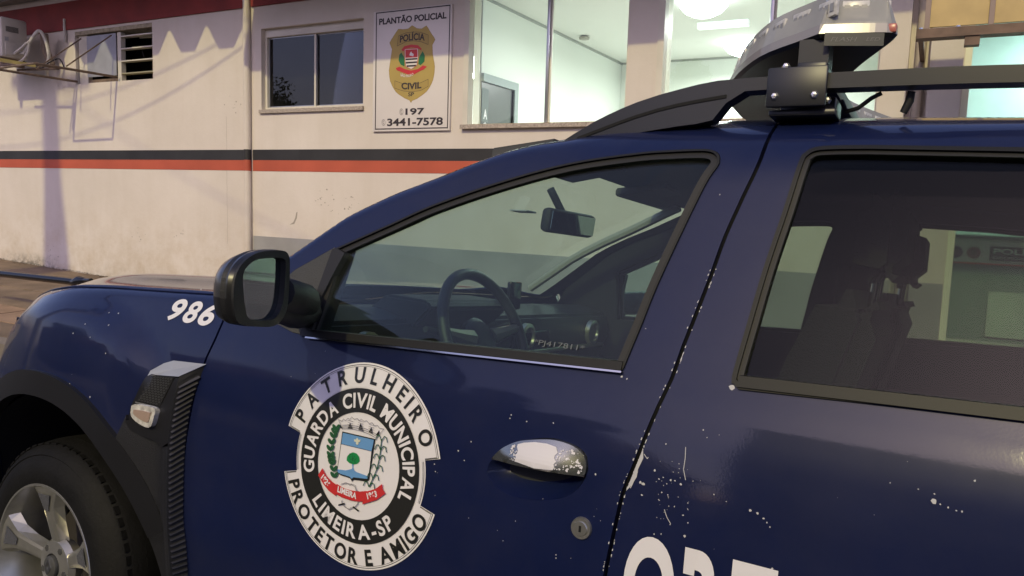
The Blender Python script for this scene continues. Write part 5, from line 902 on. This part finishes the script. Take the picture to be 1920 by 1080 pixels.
# entrance: bright frame, glass, reception counter
en = thing('entrance', None, None, parent=bld, label='lit entrance opening right of the columns')
box('door_frame', (.12, .02, FL), (.165, .12, 2.95), mat('door_frame_white', (.75, .76, .66), .4), en); box('door_frame', (.166, .03, 2.88), (2.6, .10, 2.95), MT['door_frame_white'], en); box('door_frame', (.86, .04, FL), (.90, .09, 2.88), STEEL, en)
box('pane', (.166, .055, FL), (.859, .061, 2.88), MT['room_glass'], en); box('wall_panel', (.92, 1.5, 1.4), (1.35, 1.52, 2.9), mat('teal_panel', (.22, .38, .38), .5), en)
box('cyan_wall', (.0, 2.2, FL), (3.0, 2.22, 3.36), mat('pale_cyan', (.50, .72, .70), .6, noise=.03), en); box('threshold', (.0, -.5, -.1), (2.7, .22, FL), mat('threshold_stone', (.35, .34, .30), .6, noise=.2), en)
rc = thing('reception_counter', 'teal reception counter with round emblems and a dark name plate on its front', 'counter', loc=(WO[0], WO[1], 0), rot=(0, 0, WA))
TEAL = mat('counter_teal', (.14, .21, .19), .5)
box('body', (.13, 1.02, FL), (2.4, 1.5, .96), TEAL, rc); box('fascia', (.13, .99, .97), (2.4, 1.5, 1.17), mat('fascia_grey', (.27, .31, .28), .6), rc); box('top', (.12, .97, 1.171), (2.42, 1.52, 1.20), mat('counter_top', (.12, .16, .15), .3), rc)
box('red_line', (.13, .985, .962), (2.4, .995, .972), REDS, rc); box('light_box', (.47, .985, .36), (1.5, 1.01, .74), mat('counter_pale', (.34, .42, .37), .5, noise=.12, nscale=3), rc); box('plinth', (.13, .98, FL), (2.4, 1.015, .32), mat('counter_plinth', (.42, .47, .42), .6), rc); box('ledge', (.13, .97, .322), (2.4, 1.016, .345), TEAL, rc)
for i, (u_, m_) in enumerate(((.205, mat('emblem_dark', (.05, .055, .07), .5)), (.335, mat('emblem_brown', (.12, .06, .055), .5)))):
    e_ = frombm('emblem', lathe([(0, -.006), (.046, -.006), (.05, -.002), (.05, .0)], 28, close=True), m_, rc, True); e_.location = (u_, .989, 1.055)
    frombm('emblem_core', lathe([(0, -.003), (.024, -.003), (.026, 0)], 20, close=True), mat('emblem_mid', (.10, .09, .08), .5), rc, True).location = (u_, .983, 1.055)
box('name_plate', (.45, .982, 1.0), (1.25, .989, 1.115), mat('plate_black', (.015, .02, .022), .5), rc)
textmesh('plate_lettering', line_items('POLÍCIA CIVIL', .475, 1.055, 1.16, .042, .02)+line_items('DELEGACIA', .475, 1.015, .80, .018, 0), mat('plate_text', (.35, .45, .40), .6), rc, lambda p: (p[0], .981, p[1]))
# ---- projecting sign box on a steel beam by the entrance
sg = thing('hanging_sign_box', 'tan sign box with dark battens on a brown steel beam by the entrance', 'sign', loc=(WO[0], WO[1], 0), rot=(0, 0, WA))
TAN = mat('tan_panel', (.46, .34, .14), .6, noise=.22, nscale=3, bump=.2, bscale=8); BRN = mat('brown_steel', (.13, .085, .06), .6, .3, noise=.3, nscale=10)
oy = -1.0
for a, b in ((-.105, .205), (.235, .52), (.55, .9)): box('panel', (a, oy, 2.512), (b, oy+.02, 3.1), TAN, sg)
for a in (.206, .521): box('batten', (a, oy-.012, 2.50), (a+.028, oy+.03, 3.1), mat('batten_mauve', (.24, .18, .15), .6), sg)
box('edge_strip', (-.135, oy-.01, 2.49), (-.106, oy+.05, 3.1), mat('batten_mauve', (0, 0, 0)), sg); box('beam', (-.175, oy-.03, 2.455), (1.0, oy+.05, 2.50), BRN, sg); box('beam_flange', (-.175, oy-.05, 2.44), (1.0, oy+.06, 2.454), BRN, sg)
box('bracket_box', (.09, oy-.04, 2.385), (.17, oy+.04, 2.439), BRN, sg); box('wall_arm', (-.165, oy+.06, 2.46), (-.135, -.05, 2.49), BRN, sg); box('wall_arm', (.9, oy+.06, 2.46), (.93, 0, 2.49), BRN, sg)
for a in (-.15, .05): otube('bolt', [(a, oy-.0, 2.50), (a, oy-.0, 2.512)], .012, BOLT, sg, 6)
# ---- police board on the wall
pb = thing('police_notice_board', 'white police board with gold badge and telephone numbers between two windows', 'sign', loc=(WO[0], WO[1], 0), rot=(0, 0, WA))
Q3 = lambda o_: (lambda p: (p[0], -.028-o_, p[1])); rr4 = lambda nm: ccw([tuple(q) for q in D[nm]])
bo = D['s_board']; A0_, A1_ = bo[0][0], bo[1][0]; BT, BB = bo[0][1], bo[2][1]
SW = mat('board_white', (.70, .66, .64), .5, noise=.04, nscale=2)
box('board', (A0_, -.028, BB), (A1_, -.001, BT), SW, pb, .003)
br4 = D['s_border']; a0, a1, t0, b0 = br4[0][0], br4[1][0], (br4[0][1]+br4[1][1])/2, (br4[2][1]+br4[3][1])/2
BKP = mat('board_black', (.03, .022, .025), .5); SGD = mat('badge_gold', (.42, .31, .085), .55, noise=.08, nscale=3); SGD2 = mat('badge_gold_dark', (.33, .23, .065), .55)
sheet('border_line', rect((a0, b0, a1, t0)), [rect((a0+.011, b0+.011, a1-.011, t0-.011))], Q3(.001), None, BKP, pb)
sheet('badge', ccw(catmull(D['s_gold'], .03, True)), (), Q3(.0012), None, SGD, pb); polys('badge_outline', pline(D['s_gold']+[D['s_gold'][0]], .004), SGD2, pb, Q3(.0018))
for bn in ('s_ban1', 's_ban2'): polys('badge_banner', [ccw(D[bn])], mat('banner_gold', (.38, .275, .075), .55), pb, Q3(.0016)); polys('banner_outline', pline(D[bn]+[D[bn][0]], .0035), BKP, pb, Q3(.0020))
t = D['s_text1']; hh = abs(t[2][1]-t[0][1])*.92
textmesh('board_lettering', line_items('PLANTÃO POLICIAL', t[0][0], (t[0][1]+t[1][1])/2, t[1][0], hh, .035), BKP, pb, Q3(.0022))
t = D['s_text2']; textmesh('badge_lettering', line_items('POLÍCIA', t[0][0]+.008, t[0][1]+.012, t[1][0]-.006, .062, .03, bow=.014), BKP, pb, Q3(.0026))
t = D['s_text3']; textmesh('badge_lettering', line_items('CIVIL', t[0][0], (t[0][1]+t[1][1])/2, t[1][0], .060, .035, bow=-.008), BKP, pb, Q3(.0026))
t = D['s_text4']; textmesh('badge_lettering', line_items('SP', t[0][0], t[0][1], t[1][0], .036, .02), BKP, pb, Q3(.0026))
for nm, tx_, sp_ in (('s_197', '197', 58), ('s_344', '3441-7578', 52)):
    t = D[nm]; hgt = abs(t[2][1]-t[3][1])*.95; yb = (t[0][1]+t[1][1])/2; xs1 = t[2][0]
    textmesh('board_lettering', line_items(tx_, xs1, yb, t[1][0], hgt, .03), BKP, pb, Q3(.0022))
    cx, cy = (t[0][0]+xs1)/2-.006, yb+hgt/2; rr_x = .026
    polys('phone_symbol', [ccw(ringsec(.0235, .0265, 0, 359.9, 30))]+pline([(-.006, .012), (-.008, 0), (-.003, -.012)], .005)+pline([(-.006, .012), (.004, .014)], .005)+pline([(-.003, -.012), (.006, -.013)], .005), BKP, pb, lambda p, cx=cx, cy=cy: Q3(.0022)((cx+p[0]*.85, cy+p[1]*1.2)))
polys('state_shield', [ccw(D['s_sh'])], SW, pb, Q3(.0024)); polys('shield_red', [ccw(D['s_shred'])], RD, pb, Q3(.0028)); polys('shield_rider', [ccw(D['s_fig'])], SW, pb, Q3(.0032))
polys('shield_stripes', [p for k in (1, 2, 3) for p in pline(D['s_st%d' % k], .016)], BKP, pb, Q3(.0030)); polys('shield_edge', pline(D['s_sh']+[D['s_sh'][0]], .004), RD, pb, Q3(.0031))
polys('state_ribbon', [ccw(D['s_rib1']), ccw(D['s_rib2'])], RD, pb, Q3(.0034)); polys('state_leaves', [ccw(D['s_lf1']), ccw(D['s_lf2'])], V_('leaf_green', (.012, .15, .04)), pb, Q3(.0022))
r2 = D['s_rib2']; textmesh('ribbon_lettering', line_items('SÃO PAULO', r2[1][0]+.012, r2[9][1]-.0215, r2[9][0]-.004, .024, .02, bow=-.016), SW, pb, Q3(.0038))
# =====================================================  GROUND
def world_sheet(name, pts, zf, m, kind='structure', parent=None):
    o = mk(name, [(x, y, zf(x, y)) for x, y in pts], [tuple(range(len(pts)))], m, parent, kind=kind); return o
ASPH = mat('asphalt', (.055, .053, .050), .85, noise=.35, nscale=3, bump=.6, bscale=90); SLAB = mat('paving_concrete', (.20, .145, .095), .85, noise=.32, nscale=2.2, bump=.7, bscale=45); SLAB2 = mat('paving_concrete_warm', (.30, .20, .13), .85, noise=.25, nscale=3, bump=.7, bscale=45)
g = mk('ground', [(-300, -300, -.75), (300, -300, -.75), (300, 300, -.75), (-300, 300, -.75)], [(0, 1, 2, 3)], mat('earth', (.08, .07, .06), .9, noise=.3, nscale=.5)); g['kind'] = 'structure'
sl = math.tan(R(5.5)); rg = []
vs = [(-60, -6.5, -.25), (60, -6.5, -.25), (60, -2.6, .12), (-60, -2.6, .12), (60, 0, .0), (-60, 0, .0), (60, 2.35, -sl*2.35+.02), (-60, 2.35, -sl*2.35+.02)]
o = mk('road', vs, [(0, 1, 2, 3), (3, 2, 4, 5), (5, 4, 6, 7)], ASPH, smooth=True); o['kind'] = 'structure'
# pavement between the kerb and the station; it rises to the left
def pz(u_, d): return .13+.035*min(4.8, max(0, -u_-9.2))-.018*(d)*(1)+.03
pv = thing('pavement', None, None, loc=(WO[0], WO[1], 0), rot=(0, 0, WA)); pv['kind'] = 'structure'
rowsd = [(0, .60), (.60, 1.30), (1.30, 2.02), (2.02, 2.56), (2.56, 2.95)]
bb = mk('bedding', [(-14, 0, pz(-14, 0)-.03), (12, 0, pz(12, 0)-.03), (12, -2.95, pz(12, 2.95)-.03), (-14, -2.95, pz(-14, 2.95)-.03), (-9.2, 0, pz(-9.2, 0)-.03), (-9.2, -2.95, pz(-9.2, 2.95)-.03)], [(0, 3, 5, 4), (4, 5, 2, 1)], mat('joint_dirt', (.05, .042, .032), .95), pv)
for ri, (d0, d1) in enumerate(rowsd):
    u_ = -13.9+ri*.1; 
    while u_ < 3:
        u1 = u_+1.9+rnd.uniform(-.02, .02); gp = .012; j = rnd.uniform(-.004, .004); q = [(u_+gp, d0+gp), (u1-gp, d0+gp), (u1-gp, d1-gp), (u_+gp, d1-gp)]
        vs = [(a, -d, pz(a, d)+j) for a, d in q]+[(a, -d, pz(a, d)-.05) for a, d in q]
        mk('paving_slab', vs, [(0, 3, 2, 1), (0, 1, 5, 4), (1, 2, 6, 5), (2, 3, 7, 6), (3, 0, 4, 7)], SLAB2 if ri == 3 else SLAB, pv); u_ = u1
mk('kerb', [(a, -d, z) for a in (-30, -14, -9.2, 12) for d, z in ((2.95, pz(a, 2.95)), (3.10, pz(a, 3.1)-.004), (3.12, -.35), (2.95, -.35))], [f for k in (0, 4, 8) for f in ((k, k+1, k+5, k+4), (k+1, k+2, k+6, k+5))], mat('kerb_concrete', (.20, .17, .14), .85, noise=.3, nscale=4), pv)
# litter of dirt and leaves along the foot of the wall
vs = []; fc = []
for k in range(900):
    a = rnd.uniform(-13.5, -8.2); d = abs(rnd.gauss(0, .07))+.005; s_ = rnd.uniform(.004, .018); z = pz(a, d)+.006; th = rnd.uniform(0, 6); s0 = len(vs)
    for t_ in (0, 2.1, 4.2): vs.append((a+s_*math.cos(t_+th), -d+s_*.6*math.sin(t_+th), z+rnd.uniform(0, .012)))
    fc.append((s0, s0+1, s0+2))
o = mk('fallen_dirt', vs, fc, mat('debris', (.06, .045, .03), .95, noise=.5, nscale=10)); o['kind'] = 'stuff'; o.location = (WO[0], WO[1], 0); o.rotation_euler = (0, 0, WA)
# black barrier rail at the left, in front of the wall
rl_ = thing('black_rail', 'black steel barrier rail at far left in front of the cream wall', 'barrier')
GB = mat('gloss_black', (.006, .006, .007), .25)
otube('bar', [(-6.9, 3.0, .475), (-4.90, 3.0, .508)], .032, GB, rl_, 14); otube('bar', [(-7.0, 3.0, .06), (-6.35, 3.0, .01)], .03, GB, rl_, 12)
otube('joint', [(-4.93, 3.0, .50), (-4.83, 3.0, .515), (-4.70, 3.0, .535)], .04, GB, rl_, 12, rs=[.035, .055, .02]); otube('joint', [(-4.80, 3.0, .53), (-4.62, 2.98, .545)], .022, GB, rl_, 10)
otube('post', [(-4.80, 3.0, .50), (-4.80, 3.0, -.15)], .028, GB, rl_, 12); otube('post', [(-6.95, 3.0, .48), (-6.95, 3.0, -.1)], .028, GB, rl_, 12)
# =====================================================  ACROSS THE STREET (reflected in paint and glass, casts the shade)
def tree(name, x, y, h, r_, n, label, seed, grp, lo=.35):
    q = random.Random(seed); t_ = thing(name, label, 'tree', grp, loc=(x, y, -.3)); bm = bmesh.new()
    tube([(0, 0, 0), (.05, .03, h*.25), (-.03, .05, h*.5), (.06, 0, h*.8)], .2, 10, bm, rs=[.24, .18, .14, .05]); BK = mat('bark', (.07, .05, .035), .9, bump=.8, bscale=12)
    tips = []
    for k in range(9):
        a = k*2.4+q.random(); z = h*(.40+.05*k); L = r_*q.uniform(.6, .95); p1 = (math.cos(a)*L*.5, math.sin(a)*L*.5, z+L*.3); p2 = (math.cos(a)*L, math.sin(a)*L, z+L*.5); tube([(0, 0, z), p1, p2], .06, 6, bm, rs=[.08, .05, .02]); tips += [p1, p2]
    frombm('trunk', bm, BK, t_, True)
    P = np.zeros((n*3, 3)); i = 0; cl = [(*[q.gauss(0, r_*.42) for _ in range(2)], h*.72+q.gauss(0, r_*.33), q.uniform(.35, .75)) for _ in range(26)]+[(*p, .5) for p in tips]
    rs_ = np.random.RandomState(seed); ci = rs_.randint(0, len(cl), n); C_ = np.array([c[:3] for c in cl])[ci]; rr_ = np.array([c[3] for c in cl])[ci]
    d_ = rs_.normal(size=(n, 3)); d_ /= np.linalg.norm(d_, axis=1)[:, None]; P0 = C_+d_*(rr_*rs_.uniform(.4, 1, n))[:, None]*np.array([1, 1, .8])
    a_ = rs_.normal(size=(n, 3)); a_ /= np.linalg.norm(a_, axis=1)[:, None]; b_ = np.cross(a_, rs_.normal(size=(n, 3))); b_ /= np.linalg.norm(b_, axis=1)[:, None]; s_ = rs_.uniform(.05, .11, n)[:, None]
    V = np.stack([P0-a_*s_, P0+b_*s_*.5, P0+a_*s_, P0-b_*s_*.5], 1).reshape(-1, 3)
    me = bpy.data.meshes.new('crown'); me.from_pydata(V.tolist(), [], np.arange(n*4).reshape(-1, 4).tolist()); me.materials.append(mat('foliage', (.035, .06, .02), .7, noise=.5, nscale=1.2)); link(bpy.data.objects.new('crown', me), t_); return t_
tree('street_tree', -3.6, -8.2, 5.0, 1.7, 30000, 'low leafy street tree left of the added two storey building', 15, 'street trees')
tree('street_tree', 15.5, -7.0, 6.2, 2.0, 9000, 'smaller leafy street tree further along the opposite pavement', 8, 'street trees')
tree('street_tree', -20.5, -11.0, 6.3, 1.3, 7000, 'tall dark street tree at the far end of the opposite pavement', 11, 'street trees')
HW = mat('house_wall', (.16, .13, .11), .85, noise=.15, nscale=1, bump=.3, bscale=12); TILE = mat('roof_tile', (.13, .05, .03), .85, noise=.3, nscale=4)
def house(x, y, w_, d_, h, rh, label):
    t_ = thing('house', label, 'house', 'houses across the street', loc=(x, y, -.5))
    box('wall', (-w_/2, -d_, 0), (w_/2, 0, h), HW, t_)
    prm = [(-w_/2-.5, .6, h), (w_/2+.5, .6, h), (w_/2+.5, -d_-.5, h), (-w_/2-.5, -d_-.5, h), (-w_/2+1.5, -d_/2, h+rh), (w_/2-1.5, -d_/2, h+rh)]
    mk('roof', prm, [(0, 1, 5, 4), (2, 3, 4, 5), (1, 2, 5), (3, 0, 4), (0, 3, 2, 1)], TILE, t_)
    for k in range(2):
        a = -w_/4+k*w_/2; f_ = box('window', (a-.7, 0, 1.1), (a+.7, .05, 2.2), mat('shutter_grey', (.12, .12, .12), .6), t_); box('pane', (a-.6, .05, 1.2), (a-.02, .056, 2.1), mat('pane_dark', (.02, .02, .025), .05), f_); box('pane', (a+.02, .05, 1.2), (a+.6, .056, 2.1), mat('pane_dark', (0, 0, 0)), f_)
    box('door', (-.45, .0, .1), (.45, .06, 2.2), mat('door_brown', (.10, .05, .03), .5), t_)
house(-19.0, -12.0, 9, 7, 3.3, 1.7, 'single storey house with hipped tile roof, left across the street'); house(-8.6, -12.5, 10, 7, 3.4, 1.9, 'wide single storey house opposite the station'); house(22, -12.0, 10, 7, 3.6, 1.8, 'single storey house with tiled roof, right across the street'); house(-30, -12.0, 11, 7, 4.4, 1.8, 'taller house at the far left of the opposite row'); house(36, -12, 12, 8, 3.8, 2.0, 'long house at the far right of the opposite row')
tb = thing('added_building', 'unseen two storey building across the street, added to darken reflections', 'building', loc=(4.4, -12.3, -.5))  # out of view; added to block bright sky in the paint and glass reflections
TBW = mat('building_wall_grey', (.12, .115, .12), .85, noise=.12, nscale=.6, bump=.3, bscale=12)
sheet('wall', [(-5.6, 0), (6.5, 0), (6.5, 9.0), (-5.6, 9.0)], [[(a, b), (a+1.5, b), (a+1.5, b+1.3), (a, b+1.3)] for a in (-4.6, -1.9, .8, 3.7) for b in (1.4, 5.2)], lambda p: (-p[0]*-1, 0, p[1]), lambda p: (p[0], -.2, p[1]), TBW, tb)
box('side_wall', (-5.6, -7, 0), (-5.4, -.2, 9), TBW, tb); box('side_wall', (6.3, -7, 0), (6.5, -.2, 9), TBW, tb); box('rear_wall', (-5.6, -7.2, 0), (6.5, -7, 9), TBW, tb); box('roof', (-5.7, -7.3, 9.0), (6.6, .12, 9.15), TBW, tb)
for a in (-4.6, -1.9, .8, 3.7):
    for b in (1.4, 5.2): f_ = box('window', (a, -.12, b), (a+1.5, -.10, b+1.3), mat('pane_dark', (0, 0, 0)), tb); box('mullion', (a+.73, -.10, b), (a+.77, -.07, b+1.3), mat('shutter_grey', (0, 0, 0)), f_); box('sill', (a-.05, .0, b-.06), (a+1.55, .08, b-.002), mat('shutter_grey', (0, 0, 0)), f_)
box_ = box('opposite_pavement', (-60, -9.8, -.74), (60, -6.5, -.12), mat('kerb_concrete', (0, 0, 0)), kind='structure')
# utility pole and wires: their shadows fall on the facade
up_ = thing('utility_pole', 'concrete utility pole across the street carrying sagging wires', 'pole'); pp = wl2w(-10.02, -7.0, 0); up_.location = (pp.x, pp.y, -.3)
otube('shaft', [(0, 0, 0), (0, 0, 4.6), (.02, 0, 5.9), (0, 0, 7.0), (0, 0, 9.2)], .2, mat('pole_concrete', (.28, .27, .25), .85), up_, 16, rs=[.40, .36, .30, .20, .18]); box('cross_arm', (-.9, -.06, 8.3), (.9, .06, 8.42), BRN, up_)
def wire(p, q, sag, lab):
    o = otube('overhead_wire', [tuple(p.lerp(q, t/16)-Vector((0, 0, sag*4*(t/16)*(1-t/16)))) for t in range(17)], .010, RUB, seg=6); o['label'] = lab; o['category'] = 'cable'; o['group'] = 'overhead wires'
wire(wl2w(-14, -5.5, 6.8), wl2w(-6.5, -2.2, 5.0), .55, 'upper sagging overhead wire in front of the station'); wire(wl2w(-14, -5.0, 5.9), wl2w(-6.3, -2.0, 4.8), .7, 'lower sagging overhead wire in front of the station')
wire(wl2w(-9.9, -7, 8.0), wl2w(-3.5, -6.6, 5.3), .25, 'steep overhead wire dropping from the utility pole to the right')
